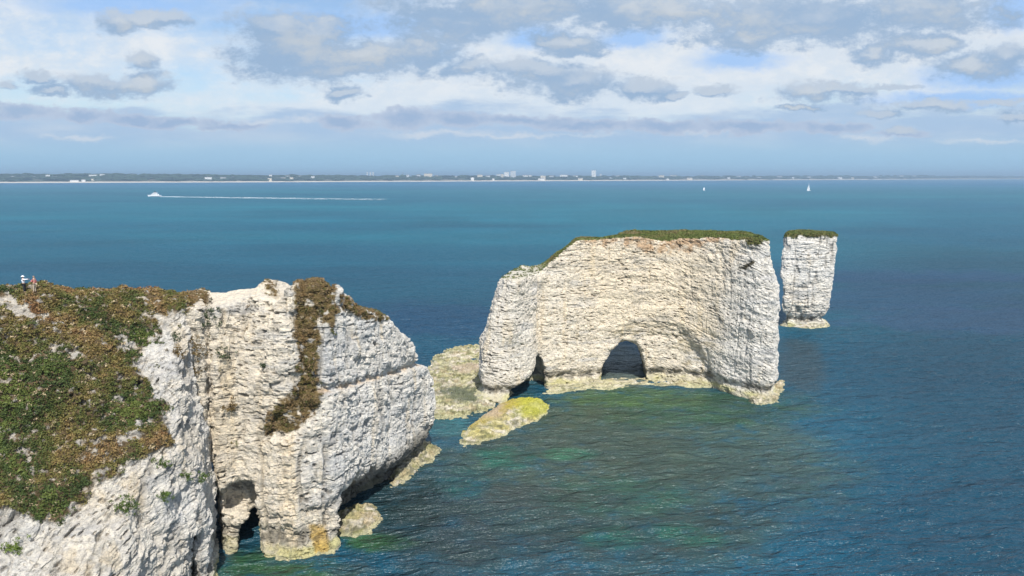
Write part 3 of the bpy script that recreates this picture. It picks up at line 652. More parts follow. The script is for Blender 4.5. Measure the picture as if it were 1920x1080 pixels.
# ------------------------------------------------------------------ shore ledges and islets
def ledge(name, poly_px, hgt, label, k=0, warm=0.5, rough=0.4, edge=2.2, colr=None, res=0.4, tilt=None, cat='rock ledge', dark=None):
    poly = [sea_at(a, b) for a, b in poly_px]
    xs = [p[0] for p in poly]; ys = [p[1] for p in poly]
    cx, cy = sum(xs) / len(xs), sum(ys) / len(ys)
    def fn(P):
        X, Y, Z = P[..., 0], P[..., 1], P[..., 2]
        sd = poly_sd(X, Y, poly) + 0.35 * edge * fbm(P, (2.4, 2.4, 9), 3, k)
        top = hgt * sstep(-sd, -0.4, edge) + rough * fbm(P, (2.2, 2.2, 9), 3, k + 1)
        if tilt: top = top + (tilt[0] * (X - cx) + tilt[1] * (Y - cy)) * sstep(-sd, 0, edge)
        top = 0.3 * np.round(top / 0.3) * 0.7 + 0.3 * top
        top = np.where(sd > 0, -0.6 - sd * 0.6, top)
        return smax((Z - top) * 0.8, sd - 0.6, 0.3)
    def dsp(P, N): return 0.22 * fbm(P, (0.8, 0.8, 0.4), 4, k) - 0.25 * sstep(vnoise(P, 0.6, k), 0.35, 0.7) + rough * 0.35 * cells(P, (0.8, 0.8, 0.4), k) + rough * 0.3 * cells(P, (0.45, 0.45, 0.3), k + 1) - 0.3 * sstep(ridged(P, 2.2, 2, k), 0.6, 0.9)
    def clr(P, N):
        c = chalk_color(P + np.array([0, 0, 5.0]), N, 0.8 + 0 * P[:, 0], k) * 0.92
        base = np.array(colr if colr is not None else (0.55, 0.52, 0.25))
        t = sstep(fbm(P, 1.8, 4, k + 2), -0.45, 0.25); c = lerp(c, base, 0.75 * t)
        c = c * (0.85 + 0.2 * cells(P, (0.9, 0.9, 0.5), k))[:, None]; c = lerp(c, np.array([0.13, 0.13, 0.07]), 0.75 * sstep(ridged(P, (2.2, 1.6, 1), 2, k + 1), 0.45, 0.75)); c = lerp(c, np.array([0.20, 0.20, 0.08]), 0.8 * sstep(fbm(P, 1.0, 4, k + 3, 0.65), 0.12, 0.4)); c = lerp(c, np.array([0.42, 0.33, 0.20]), 0.5 * sstep(fbm(P, 1.7, 3, k), 0.1, 0.4))
        if dark: c = dark(c, P)
        return lerp(c, np.array([0.50, 0.48, 0.30]), 0.8 * sstep(P[:, 2], 0.35, 0.05))
    o, P_, N_ = build_rock(name, fn, (min(xs) - 2, min(ys) - 2, -1.2), (max(xs) + 2, max(ys) + 2, hgt + 2.2), res, 1, dsp, clr, M_LEDGE)
    o.location = (0, 0, 0)
    me = o.data; P = co_of(me) - np.array([cx, cy, 0], np.float32); me.vertices.foreach_set('co', P.ravel()); o.location = (cx, cy, 0); me.update()
    return tag(o, label, cat)
def dk_islet(c, P):
    px, py = proj(P)
    m = sstep(py - (838 - (px - 870) * 0.47) + 6 * fbm(P, 1.5, 2, 1), -22, -34)
    c = lerp(c, np.array([0.40, 0.32, 0.05]), 0.8 * m)
    m2 = sstep(px + 12 * fbm(P, 1.5, 2, 2), 955, 930) * sstep(py, 792, 775)
    c = lerp(c, np.array([0.47, 0.37, 0.27]), 0.85 * m2)
    m3 = sstep(px, 950, 990) * sstep(py, 790, 772); return lerp(c, np.array([0.42, 0.42, 0.05]), 0.8 * m3)
ledge('rock_islet', [(862, 840), (866, 812), (905, 778), (945, 757), (985, 750), (1030, 760), (1026, 778), (1000, 795), (950, 815), (900, 835), (876, 842)], 1.05,
      'flat tongue shaped islet with yellow and olive weed in front of the big stack', 0, colr=(0.52, 0.46, 0.12), rough=0.25, tilt=(0.02, 0.035), cat='islet', dark=dk_islet)
def dk_plat(c, P):
    px, py = proj(P); q = ((px - 868) / 38) ** 2 + ((py - 738) / 17) ** 2 + 1.1 * fbm(P, 2, 3, 1)
    c = lerp(c, np.array([0.10, 0.12, 0.075]), 0.85 * sstep(q, 1.2, 0.5))
    q = ((px - 880) / 30) ** 2 + ((py - 690) / 9) ** 2 + 1.1 * fbm(P, 2, 3, 2)
    return lerp(c, np.array([0.50, 0.40, 0.30]), 0.6 * sstep(q, 1.2, 0.5))
ledge('rock_platform', [(790, 782), (780, 740), (790, 700), (812, 672), (838, 656), (880, 648), (960, 646), (960, 740), (912, 775), (880, 784), (840, 786), (815, 788)], 0.65,
      'broad low rock platform of pale yellow rubble between the promontory and the big stack', 1, rough=0.7, colr=(0.47, 0.46, 0.21), res=0.45, edge=3, cat='rock platform', dark=dk_plat)
ledge('rock_ledge', [(728, 918), (722, 880), (750, 855), (775, 835), (800, 828), (828, 843), (815, 862), (780, 890), (745, 915)], 1.2,
      'yellowish rock ledge sticking out at the far foot of the promontory', 2, rough=0.35, colr=(0.52, 0.46, 0.22), tilt=(-0.05, 0.0))
ledge('rock_ledge', [(625, 1005), (630, 965), (655, 950), (700, 945), (712, 975), (690, 1000), (660, 1010)], 0.8,
      'small yellow green ledge at the right foot of the promontory, partly in its shade', 3, rough=0.35, colr=(0.48, 0.43, 0.15), res=0.3)
ledge('rock_ledge', [(498, 1040), (500, 1015), (540, 1000), (600, 995), (632, 1020), (628, 1035), (580, 1046), (530, 1052)], 0.75,
      'yellow skirt of rock at the front foot of the promontory beside the black cave', 0, rough=0.3, colr=(0.56, 0.48, 0.20), res=0.3)
ledge('rock_ledge', [(1010, 741), (1040, 722), (1120, 712), (1210, 708), (1320, 716), (1335, 725), (1290, 727), (1210, 723), (1130, 731), (1060, 737)], 0.3,
      'long thin pale ledge at water level under the arched cave of the big stack', 1, rough=0.22, colr=(0.50, 0.48, 0.27), edge=1.2)
ledge('rock_ledge', [(1400, 752), (1440, 738), (1462, 712), (1472, 716), (1468, 735), (1458, 756), (1425, 760)], 0.9,
      'knobbly pale boulders at the right foot of the big stack', 2, rough=0.5, colr=(0.56, 0.50, 0.30), edge=1.2, cat='boulders')
ledge('rock_ledge', [(1462, 612), (1470, 602), (1510, 598), (1552, 604), (1556, 614), (1510, 616)], 1.0,
      'low pale plinth of rock around the foot of the lone far pillar', 3, rough=0.3, colr=(0.58, 0.54, 0.34), edge=1.2)
ledge('rock_ledge', [(362, 1095), (366, 1062), (380, 1056), (388, 1075), (386, 1100)], 0.7,
      'little yellow rock in the mouth of the dark cleft', 2, rough=0.3, colr=(0.55, 0.44, 0.10), res=0.3, edge=0.8)

# ------------------------------------------------------------------ the sea
def gline(lo, hi, h, far, n):
    a = np.arange(lo, hi + 1e-3, h); t = np.geomspace(h, far, n); return a, t
xs, t = gline(-50, 150, 0.45, 32000, 60); xs = np.concatenate([(-50 - t)[::-1], xs, 150 + t])
ys, t = gline(60, 280, 0.45, 32000, 60); ys = np.concatenate([[-300, -60, 0, 30, 45, 55], ys, 280 + t])
gx, gy = np.meshgrid(xs, ys, indexing='ij'); SV = np.stack([gx.ravel(), gy.ravel(), 0 * gx.ravel()], 1).astype(np.float32)
_a = R(-9); WX = SV[:, 0] * math.cos(_a) - SV[:, 1] * math.sin(_a); WY = SV[:, 0] * math.sin(_a) + SV[:, 1] * math.cos(_a)
WP = np.stack([WX + 0.8 * vnoise(SV, 9, 1), WY + 1.2 * vnoise(SV, 14, 2), 0 * WX], 1)
SV[:, 2] = (0.55 * fbm(WP, (4.6, 2.2, 1), 3, 1, 0.5) + 0.14 * fbm(WP, (12, 5, 1), 2, 2)) * sstep(SV[:, 1], 279, 230) * sstep(SV[:, 1], 61, 66) * sstep(SV[:, 0], -49, -45) * sstep(SV[:, 0], 149, 135)
nx, ny = len(xs), len(ys); ii = (np.arange(nx - 1)[:, None] * ny + np.arange(ny - 1)[None]).ravel()
SF = np.stack([ii, ii + ny, ii + ny + 1, ii + 1], 1)
me = np_mesh('sea', SV, SF, True)
px, py = proj(SV)
D = np.maximum(SV[:, 1], 1)
deep = np.array([0.005, 0.052, 0.088]); tealfar = np.array([0.010, 0.115, 0.175]); mid = np.array([0.007, 0.075, 0.125])
c = np.tile(mid, (len(SV), 1))
c = lerp(c, tealfar, sstep(np.log(D), math.log(260), math.log(900)))
c = lerp(c, np.array([0.008, 0.11, 0.22]), sstep(np.log(D), math.log(2200), math.log(5000)))
c = lerp(c, deep, sstep(px, 1450, 1800) * sstep(D, 900, 250))
n3 = fbm(SV, (60, 30, 1), 3, 1)
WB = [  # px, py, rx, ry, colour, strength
    (1150, 900, 460, 180, (0.044, 0.070, 0.058), 0.9), (1300, 830, 230, 100, (0.062, 0.085, 0.066), 0.85), (1080, 860, 280, 70, (0.070, 0.084, 0.060), 0.8), (1500, 690, 60, 60, (0.045, 0.062, 0.070), 0.7), (1165, 690, 70, 50, (0.13, 0.13, 0.105), 1.0),  # greys below the stacks and in the arch: chalk reflection and shade painted in
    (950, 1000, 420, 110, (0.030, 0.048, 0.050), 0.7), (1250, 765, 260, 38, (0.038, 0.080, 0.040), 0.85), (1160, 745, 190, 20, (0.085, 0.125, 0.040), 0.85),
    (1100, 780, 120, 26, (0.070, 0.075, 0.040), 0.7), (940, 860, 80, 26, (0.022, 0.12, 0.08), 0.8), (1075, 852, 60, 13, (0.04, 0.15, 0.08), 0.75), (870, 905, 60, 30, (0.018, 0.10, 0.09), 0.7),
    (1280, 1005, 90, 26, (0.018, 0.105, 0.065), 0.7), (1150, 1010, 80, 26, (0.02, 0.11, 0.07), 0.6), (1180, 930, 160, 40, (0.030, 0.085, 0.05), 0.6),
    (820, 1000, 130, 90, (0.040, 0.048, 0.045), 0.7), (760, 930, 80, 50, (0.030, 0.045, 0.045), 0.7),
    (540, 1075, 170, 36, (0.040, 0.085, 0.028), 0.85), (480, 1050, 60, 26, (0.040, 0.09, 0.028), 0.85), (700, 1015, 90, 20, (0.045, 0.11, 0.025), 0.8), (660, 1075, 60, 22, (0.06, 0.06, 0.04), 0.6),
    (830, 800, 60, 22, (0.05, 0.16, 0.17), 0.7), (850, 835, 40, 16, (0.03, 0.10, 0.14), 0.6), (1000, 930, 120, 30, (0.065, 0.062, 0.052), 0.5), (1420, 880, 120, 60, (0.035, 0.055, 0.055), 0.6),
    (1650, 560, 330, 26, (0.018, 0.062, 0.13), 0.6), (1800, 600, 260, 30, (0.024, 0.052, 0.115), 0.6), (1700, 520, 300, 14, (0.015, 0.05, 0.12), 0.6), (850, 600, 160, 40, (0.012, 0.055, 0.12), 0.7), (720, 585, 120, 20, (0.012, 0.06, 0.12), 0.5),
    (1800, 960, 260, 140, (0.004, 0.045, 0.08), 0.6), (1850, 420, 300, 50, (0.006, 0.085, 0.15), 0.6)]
near = SV[:, 1] < 1500
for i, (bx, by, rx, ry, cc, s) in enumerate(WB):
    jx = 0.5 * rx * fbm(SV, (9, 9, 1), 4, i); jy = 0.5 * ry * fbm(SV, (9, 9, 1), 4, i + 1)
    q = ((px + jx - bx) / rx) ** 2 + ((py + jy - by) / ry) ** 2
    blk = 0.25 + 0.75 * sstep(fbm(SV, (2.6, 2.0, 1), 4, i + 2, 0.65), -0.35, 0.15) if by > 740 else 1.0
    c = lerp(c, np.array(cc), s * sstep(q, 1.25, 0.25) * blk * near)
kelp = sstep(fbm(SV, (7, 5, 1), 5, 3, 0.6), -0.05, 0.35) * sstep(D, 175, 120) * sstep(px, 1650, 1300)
c = lerp(c, np.array([0.030, 0.046, 0.040]), 0.45 * kelp * near)  # dark seabed kelp, also standing in for the stack's weak reflection
c = c * (1 + 0.22 * n3 * sstep(D, 3000, 300))[:, None]
c = c * np.array([0.85, 1.04, 1.03]) * (0.86 + 0.10 * sstep(D, 170, 500))[:, None]
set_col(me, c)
mw, q, b = material('sea_water')
a = q.n('ShaderNodeVertexColor'); a.layer_name = 'Col'
oc = q.n('ShaderNodeTexCoord').outputs['Object']
gust = q.noise(q.v('MULTIPLY', oc, (0.25, 1, 1)), 0.012, 5, 0.6)
gust2 = q.noise(q.v('MULTIPLY', oc, (0.3, 1, 1)), 0.0016, 4, 0.6)
cc = q.mix(1.0, a.outputs[0], q.mix(q.ramp(gust, 0.35, 0.65), (0.86, 0.88, 0.90), (1.12, 1.12, 1.08)), 'MULTIPLY')
cc = q.mix(1.0, cc, q.mix(q.ramp(gust2, 0.38, 0.62), (0.85, 0.88, 0.93), (1.18, 1.12, 1.05)), 'MULTIPLY')
df = q.n('ShaderNodeBsdfDiffuse'); q.t.links.new(cc, df.inputs[0]); gl = q.n('ShaderNodeBsdfGlossy'); gl.inputs['Roughness'].default_value = 0.28
gl.inputs['Color'].default_value = (0.85, 0.94, 1, 1)
fr = q.n('ShaderNodeFresnel'); fr.inputs['IOR'].default_value = 1.333
# a ruffled sea never becomes a mirror at grazing angles: its facets tilt towards the viewer
mx = q.n('ShaderNodeMixShader'); q.t.links.new(q.m('MULTIPLY', q.m('SUBTRACT', 1.0, q.m('EXPONENT', q.m('MULTIPLY', fr.outputs[0], -1 / 0.26))), 0.26), mx.inputs[0]); q.t.links.new(df.outputs[0], mx.inputs[1]); q.t.links.new(gl.outputs[0], mx.inputs[2])
q.t.links.new(mx.outputs[0], q.t.nodes['Material Output'].inputs['Surface']); q.t.nodes.remove(b)
rot = q.n('ShaderNodeMapping'); rot.inputs['Rotation'].default_value = (0, 0, R(-9)); q.t.links.new(oc, rot.inputs[0])
wv = q.v('MULTIPLY', rot.outputs[0], (0.42, 1.0, 1))
h1 = q.noise(wv, 0.62, 3, 0.55); h2 = q.noise(wv, 1.7, 3, 0.6); h3 = q.noise(wv, 0.14, 2, 0.5)
ht = q.m('ADD', q.m('MULTIPLY', h1, 0.9), q.m('ADD', q.m('MULTIPLY', h2, 0.38), q.m('MULTIPLY', h3, 1.6)))
bp = q.n('ShaderNodeBump'); bp.inputs['Strength'].default_value = 1.0; bp.inputs['Distance'].default_value = 1.7
q.t.links.new(ht, bp.inputs['Height']); 
for s_ in (df, gl, fr): q.t.links.new(bp.outputs[0], s_.inputs['Normal'])
sea = link('sea', me, mw); sea['kind'] = 'structure'

# ------------------------------------------------------------------ the far coast
SHP = [(-900, 346), (0, 343.2), (480, 341.8), (960, 339.8), (1200, 338.8), (1560, 337.2), (1760, 336.3), (1940, 335.6), (2300, 334.8)]
TOPP = [(-900, 322), (0, 326.5), (240, 326.5), (480, 329), (720, 329.6), (960, 329.8), (1200, 330.2), (1560, 329.5), (1700, 328.8), (1940, 330.2), (2300, 331)]
def shore(px_):
    py_ = float(np.interp(px_, *zip(*SHP))); return py_, sea_at(px_, py_)
def coast_pt(px_, t):
    """ground point t metres inland of the shoreline, along the sight line through px_"""
    py_, (sx, sy) = shore(px_); D0 = math.hypot(sx, sy); ux, uy = sx / D0, sy / D0
    py_t = float(np.interp(px_, *zip(*TOPP)))
    zr = at(px_, py_t, (D0 + 600) * uy)[2] - 6
    z = float(np.interp(t, [-60, 0, 40, 90, 140, 600, 1400, 5000], [-4, 0.2, 4, 8, zr * 0.42, zr, zr * 0.97, -10]))
    return (ux * (D0 + t), uy * (D0 + t), z)
pxs = np.arange(-900, 2301, 12.0); ts = [-60, 0, 40, 90, 140, 250, 380, 500, 600, 900, 1400, 5000]
cv = []; 
for a in pxs:
    for t_ in ts:
        X, Y, Z = coast_pt(a, t_); n_ = fbm(np.array([[a * 30, t_, 0.0]], np.float32), 260, 3, 1)[0]
        cv.append((X, Y, Z + (7 * n_ if 140 <= t_ <= 1400 else 0)))
k = len(ts); i0 = np.arange(len(pxs) - 1)[:, None] * k
def strip(r0, r1):
    j = (i0 + np.arange(r0, r1)[None]).ravel(); return np.stack([j, j + k, j + k + 1, j + 1], 1)
m, q, b = material('coast_land'); oc = q.n('ShaderNodeTexCoord').outputs['Object']
q.t.links.new(q.mix(q.ramp(q.noise(oc, 0.006, 5, 0.6), 0.4, 0.62), (0.03, 0.05, 0.03), (0.11, 0.10, 0.075)), b.inputs['Base Color']); b.inputs['Roughness'].default_value = 1
o = link('coastline', np_mesh('coastline', np.array(cv), strip(3, k - 1)), m); o['kind'] = 'structure'
o = link('beach', np_mesh('beach', np.array(cv), strip(0, 3)), plain('pale_sand', (0.62, 0.54, 0.44), 1.0, 0.2, 0.004)); o['kind'] = 'structure'
# woods on the coast: one mass of crowns
r = np.random.default_rng(9); N0 = 2600
ico = [(0, 0, 1)] + [(.894 * math.cos(i * 1.2566), .894 * math.sin(i * 1.2566), .447) for i in range(5)] + [(.894 * math.cos(i * 1.2566 + .628), .894 * math.sin(i * 1.2566 + .628), -.447) for i in range(5)] + [(0, 0, -1)]
icf = [(0, 1 + i, 1 + (i + 1) % 5) for i in range(5)] + [(1 + i, 6 + i, 1 + (i + 1) % 5) for i in range(5)] + [(1 + (i + 1) % 5, 6 + i, 6 + (i + 1) % 5) for i in range(5)] + [(11, 6 + (i + 1) % 5, 6 + i) for i in range(5)]
ico = np.array(ico); icf = np.array(icf); VV_ = []; FF_ = []; CC_ = []
for i in range(N0):
    a = r.uniform(-700, 1950); t_ = r.choice([r.uniform(110, 300), r.uniform(300, 650)])
    dens = 1.0 if a < 760 else 0.6
    if r.random() > dens: continue
    X, Y, Z = coast_pt(a, t_); sc = Y / 5200; s_ = r.uniform(14, 38) * sc ** 0.5
    vv = ico * np.array([s_ * r.uniform(1, 2.2), s_, r.uniform(7, 12)]) * (1 + 0.25 * r.normal(size=(12, 1))) + np.array([X, Y, Z + 3])
    FF_.append(icf + 12 * len(VV_)); VV_.append(vv); CC_.append(np.tile(np.array([0.035, 0.06, 0.028]) * r.uniform(0.35, 1.1), (12, 1)))
me = np_mesh('woodland', np.concatenate(VV_), np.concatenate(FF_)); set_col(me, np.concatenate(CC_))
tag(link('woodland', me, M_LEAF), 'dark blue green woods along the ridge of the far coast', 'woods', kind='stuff')

def mesh_from(name, parts, mats, parent=None):
    """parts: list of (verts, faces, material index)"""
    V_ = []; F_ = []; mi = []
    for vv, ff, m_ in parts:
        o_ = len(V_); V_ += [tuple(p) for p in vv]; F_ += [tuple(i + o_ for i in f) for f in ff]; mi += [m_] * len(ff)
    me = bpy.data.meshes.new(name); me.from_pydata(V_, [], F_); me.update()
    for m_ in mats: me.materials.append(m_)
    me.polygons.foreach_set('material_index', mi); o_ = bpy.data.objects.new(name, me); scene.collection.objects.link(o_)
    if parent: o_.parent = parent
    return o_
def box(x0, x1, y0, y1, z0, z1, m_=0, tx=0.0, ty=0.0):
    v_ = [(x0, y0, z0), (x1, y0, z0), (x1, y1, z0), (x0, y1, z0), (x0 + tx, y0 + ty, z1), (x1 - tx, y0 + ty, z1), (x1 - tx, y1 - ty, z1), (x0 + tx, y1 - ty, z1)]
    return (v_, [(3, 2, 1, 0), (4, 5, 6, 7), (0, 1, 5, 4), (1, 2, 6, 5), (2, 3, 7, 6), (3, 0, 4, 7)], m_)
def gable(x0, x1, y0, y1, z0, z1, m_=1):
    ym = (y0 + y1) / 2; v_ = [(x0, y0, z0), (x1, y0, z0), (x1, y1, z0), (x0, y1, z0), (x0, ym, z1), (x1, ym, z1)]
    return (v_, [(0, 1, 5, 4), (2, 3, 4, 5), (0, 4, 3), (1, 2, 5), (3, 2, 1, 0)], m_)
MW = [plain('white_render', (0.86, 0.85, 0.82), 0.8), plain('cream_render', (0.75, 0.66, 0.52), 0.8), plain('pale_grey_render', (0.62, 0.64, 0.66), 0.8)]
M_ROOF = plain('roof_slate', (0.12, 0.11, 0.11), 0.8); M_GLASS = plain('dark_glass', (0.04, 0.06, 0.08), 0.15)
BL = [(25, 334, 5, 4, 0), (43, 335, 6, 4, 2), (62, 333, 12, 3, 0), (80, 334, 6, 4, 2), (91, 333, 7, 5, 0), (101, 333, 4, 3, 0), (112, 333, 11, 3, 0), (176, 333, 14, 5, 0), (193, 332, 8, 5, 0),
      (171, 338, 12, 3, 1), (157, 342, 6, 4, 0), (251, 330, 5, 3, 0), (140, 341.5, 14, 3, 0), (391, 339, 12, 6, 0), (419, 336, 10, 4, 0), (437, 333, 5, 2, 2), (380, 335, 6, 3, 2), (508, 333, 5, 5, 0), (506, 341, 7, 5, 1), (519, 336, 6, 3, 1), (530, 336, 11, 3.5, 1),
      (547, 338, 6, 5, 1), (563, 333, 5, 4, 0), (587, 336, 6, 5, 0), (540, 333, 8, 4, 2), (665, 334, 9, 2, 2), (745, 333, 6, 4, 1), (765, 333, 5, 5, 2), (785, 331, 7, 4, 2), (803, 333, 15, 7, 1), (818, 333, 6, 4.5, 0),
      (855, 333, 5, 3, 2), (886, 339, 6, 5, 0), (900, 333, 10, 5, 1), (915, 333, 8, 4, 0), (925, 340, 4, 4, 0), (935, 332, 8, 5, 2), (942, 334, 5, 7, 1), (950, 333, 9, 10, 0), (985, 332, 10, 4, 0), (994, 332, 6, 4, 0),
      (1018, 337, 9, 7, 1), (1015, 340, 12, 4, 0), (1034, 333, 8, 4, 2), (1057, 333, 14, 5, 0), (1079, 333, 8, 4, 0), (1088, 338, 9, 4, 1), (1126, 331, 3, 5, 2), (1158, 332, 6, 3, 0), (1171, 336, 6, 2.5, 0), (1145, 335, 5, 2.5, 2),
      (1219, 333, 4, 3, 2), (1240, 334, 10, 5, 1), (1262, 332, 12, 4, 2), (1250, 337, 8, 3, 0), (1293, 337.5, 10, 4, 1), (1317, 330.5, 5, 2.5, 2), (1366, 335, 5, 3, 0), (1385, 332, 8, 2.5, 2), (1423, 335, 6, 3, 0), (1461, 334, 9, 4, 2), (1487, 335, 4, 3, 0),
      (1516, 333.5, 7, 3, 2), (1574, 335, 8, 3, 0), (1598, 335, 5, 2.5, 1), (1640, 333, 6, 2.5, 2), (1690, 331.5, 6, 3, 0), (1714, 331, 4, 2.5, 2)]
def place_far(px_, pyb):
    for t_ in range(95, 640, 15):
        p = coast_pt(px_, t_); y_ = proj(np.array([p]))[1][0]
        if y_ <= pyb: return p
    return coast_pt(px_, 600)
def building(px_, pyb, wp, hp, kind, lab, cat, grp, flat=False):
    X, Y, Z = place_far(px_, pyb); s = Y / CF; W = wp * s; Hh = hp * s; dp = min(W * 0.6, 25)
    nw = max(2, int(W / 6)); ns = max(1, int(Hh / 4)); pr_ = []
    pr_.append(box(-W / 2, W / 2, -dp / 2, dp / 2, -8, Hh * (1.0 if flat else 0.78), 0))
    if flat: pr_.append(box(-W / 2 - .4, W / 2 + .4, -dp / 2 - .4, dp / 2 + .4, Hh + .003, Hh + 1.2, 1))
    else: pr_.append(gable(-W / 2 - .6, W / 2 + .6, -dp / 2 - .8, dp / 2 + .8, Hh * .78 + .003, Hh, 1))
    hh = Hh * (0.95 if flat else 0.75)
    for a in range(nw):
        for b_ in range(ns):
            xx = -W / 2 + (a + .5) * W / nw; zz = hh * (b_ + .3) / ns
            pr_.append(box(xx - W / nw * .22, xx + W / nw * .22, -dp / 2 - .12, -dp / 2 + .02, zz, zz + hh / ns * .4, 2))
    o_ = mesh_from('building', pr_, [MW[kind], M_ROOF, M_GLASS]); o_.location = (X, Y, Z); o_.rotation_euler = (0, 0, math.atan2(-X, Y) * 0.8)
    return tag(o_, lab, cat, grp)
ORD = 'first second third fourth fifth sixth seventh eighth ninth tenth eleventh twelfth thirteenth fourteenth fifteenth sixteenth seventeenth eighteenth nineteenth twentieth'.split()
ORD += ['twenty-' + x for x in ORD[:9]]
SEG = [(-1, 300, 'on the wooded coast at the far left', 'pale buildings at the left end of the far coast'), (300, 700, 'on the coast between motor boat and slim towers', 'pale buildings left of the far town'),
       (700, 1200, 'in the central seaside town', 'pale buildings of the far town'), (1200, 2000, 'on the thin hazy coast at right', 'pale buildings on the right of the far coast')]
for s0, s1, where, grp in SEG:
    for n_, (a, b_, c_, d_, k_) in enumerate(sorted(x for x in BL if s0 < x[0] <= s1)):
        lab = '%s %s building, %s from left %s' % (('long low' if c_ >= 10 and d_ < 5 else 'small' if d_ < 5 else 'taller'), ('white', 'cream', 'pale grey')[k_], ORD[n_], where)
        building(a, b_, c_, d_, k_, lab, 'building', grp, flat=(d_ > 4.5))
building(962, 333, 10, 12, 2, 'widest high rise block at the centre of the far town', 'high rise', None, True)
building(1113, 333, 8, 13, 0, 'lone white tower block standing clear above the right part of the far town', 'tower block', None, True)
for a, lab in ((689, 'left one of three slim pale towers on the far ridge'), (695, 'middle one of three slim pale towers on the far ridge'), (700, 'right one of three slim pale towers on the far ridge')):
    building(a, 330, 2.2, 8, 2, lab, 'tower', None, True)
X, Y, Z = place_far(756, 331); s = Y / CF
mp = [box(-2.2, 2.2, -2.2, 2.2, -6, 9 * s, 0, 1.4, 1.4)] + [box(-3.2, 3.2, -.3, .3, z_ * s, z_ * s + 1.5, 0) for z_ in (5, 7)]
o = mesh_from('mast', mp, [plain('mast_steel', (0.25, 0.26, 0.28), 0.6)]); o.location = (X, Y, Z); tag(o, 'thin dark mast rising above the far woods left of the town', 'mast')

# ------------------------------------------------------------------ boats
M_HULL = plain('boat_white', (0.82, 0.83, 0.84), 0.35, 0.04); M_SAIL = plain('sail_cloth', (0.8, 0.8, 0.77), 0.8, 0.05); M_DARK = plain('boat_dark', (0.03, 0.035, 0.045), 0.3); M_RUB = plain('rubbing_strake', (0.05, 0.07, 0.12), 0.5)
def hull(L, B, Hh, parent, name='hull'):
    n = 14; vs_ = []; fs = []
    for i in range(n + 1):
        t = i / n; x = L / 2 - L * t; wd = B / 2 * min(1, (1.0 - (1 - t) ** 2.6 * 0 - max(0, t - 0.45) ** 1.9 * 3.1)); wd = max(wd, 0.06)
        sh = Hh * (0.78 + 0.35 * t * t); bow = max(0, t - 0.6) * L * 0.12
        vs_ += [(x - bow, -wd, sh), (x, -wd * 0.85, Hh * 0.25), (x + bow * .3, -wd * 0.3, -0.5), (x + bow * .3, wd * 0.3, -0.5), (x, wd * 0.85, Hh * 0.25), (x - bow, wd, sh)]
    for i in range(n):
        for j in range(6):
            a = i * 6 + j; b_ = i * 6 + (j + 1) % 6; fs.append((a, b_, b_ + 6, a + 6))
    fs.append(tuple(range(5, -1, -1))); fs.append(tuple(n * 6 + j for j in range(6)))
    return mesh_from(name, [(vs_, fs, 0)], [M_HULL], parent)
bx, by = sea_at(290, 368.6)
mb = empty('motor_boat', (bx, by, 0), 'large white two decked motor boat speeding left ahead of its long foam wake', 'boat', rz=R(4))
hull(29, 7, 3.6, mb)
c_ = mesh_from('cabin', [box(-7.5, 9.5, -2.7, 2.7, 3.0, 5.8, 0, 0.9, 0.25)], [M_HULL], mb)
mesh_from('window', [box(-6.3, 8.4, -2.66, 2.66, 4.2, 5.1, 0, 0.3, 0.1)], [M_DARK], c_)
u_ = mesh_from('upper_deck', [box(-4.0, 6.5, -2.2, 2.2, 5.81, 8.2, 0, 1.0, 0.25), box(-1.5, 6.8, -2.3, 2.3, 8.9, 9.3, 0)] + [box(xx - .12, xx + .12, yy - .12, yy + .12, 8.2, 8.9, 0) for xx in (0, 5.5) for yy in (-1.8, 1.8)], [M_HULL], mb)
mesh_from('window', [box(-3.3, 5.5, -2.16, 2.16, 6.7, 7.6, 0, 0.4, 0.12)], [M_DARK], u_)
mesh_from('funnel', [box(0.2, 3.4, -1.2, 1.2, 9.31, 11.6, 0, 0.5, 0.3), box(1.7, 1.95, -.12, .12, 11.6, 14, 0)], [M_DARK], mb)
bx, by = sea_at(1320, 357.5)
cr = empty('cruiser', (bx, by, 0), 'small boxy white boat on open water, left of the distant sailing boat', 'boat', rz=R(60))
hull(11, 5.4, 2.6, cr)
c_ = mesh_from('cabin', [box(-3.6, 3.6, -2.1, 2.1, 2.2, 5.6, 0, 0.5, 0.2), box(-2.8, 2.8, -1.9, 1.9, 5.61, 8.2, 0, 0.5, 0.2)], [M_HULL], cr)
mesh_from('window', [box(-2.7, 2.7, -2.06, 2.06, 3.6, 4.6, 0, 0.2, 0.06)], [M_DARK], c_)
mesh_from('radar_arch', [box(-.4, .4, -1.4, 1.4, 8.21, 10, 0, .1, .3)], [M_HULL], cr)
bx, by = sea_at(1516, 358)
sb = empty('sailing_boat', (bx, by, 0), 'distant white sailing boat with a tall mast, rightmost boat on the sea', 'sailing boat', rz=R(25))
hull(14, 4.6, 2.4, sb)
mesh_from('mast', [box(-.2, .2, -.2, .2, 2.2, 26, 0, .08, .08)], [M_HULL], sb)
mesh_from('mainsail', [([(0.3, 0, 4), (6.2, 0.9, 4.2), (0.3, 0, 24), (3.0, 1.0, 13), (0.3, 0.10, 4), (6.2, 1.0, 4.2), (0.3, 0.10, 24), (3.0, 1.1, 13)], [(0, 1, 3, 2), (6, 7, 5, 4), (0, 4, 5, 1), (1, 5, 7, 3), (3, 7, 6, 2), (2, 6, 4, 0)], 0)], [M_SAIL], sb)
mesh_from('jib', [([(-6.6, 0, 3), (-0.8, 0.8, 3.6), (-0.4, 0, 19), (-6.6, 0.1, 3), (-0.8, 0.9, 3.6), (-0.4, 0.1, 19)], [(0, 1, 2), (5, 4, 3), (0, 3, 4, 1), (1, 4, 5, 2), (2, 5, 3, 0)], 0)], [M_SAIL], sb)
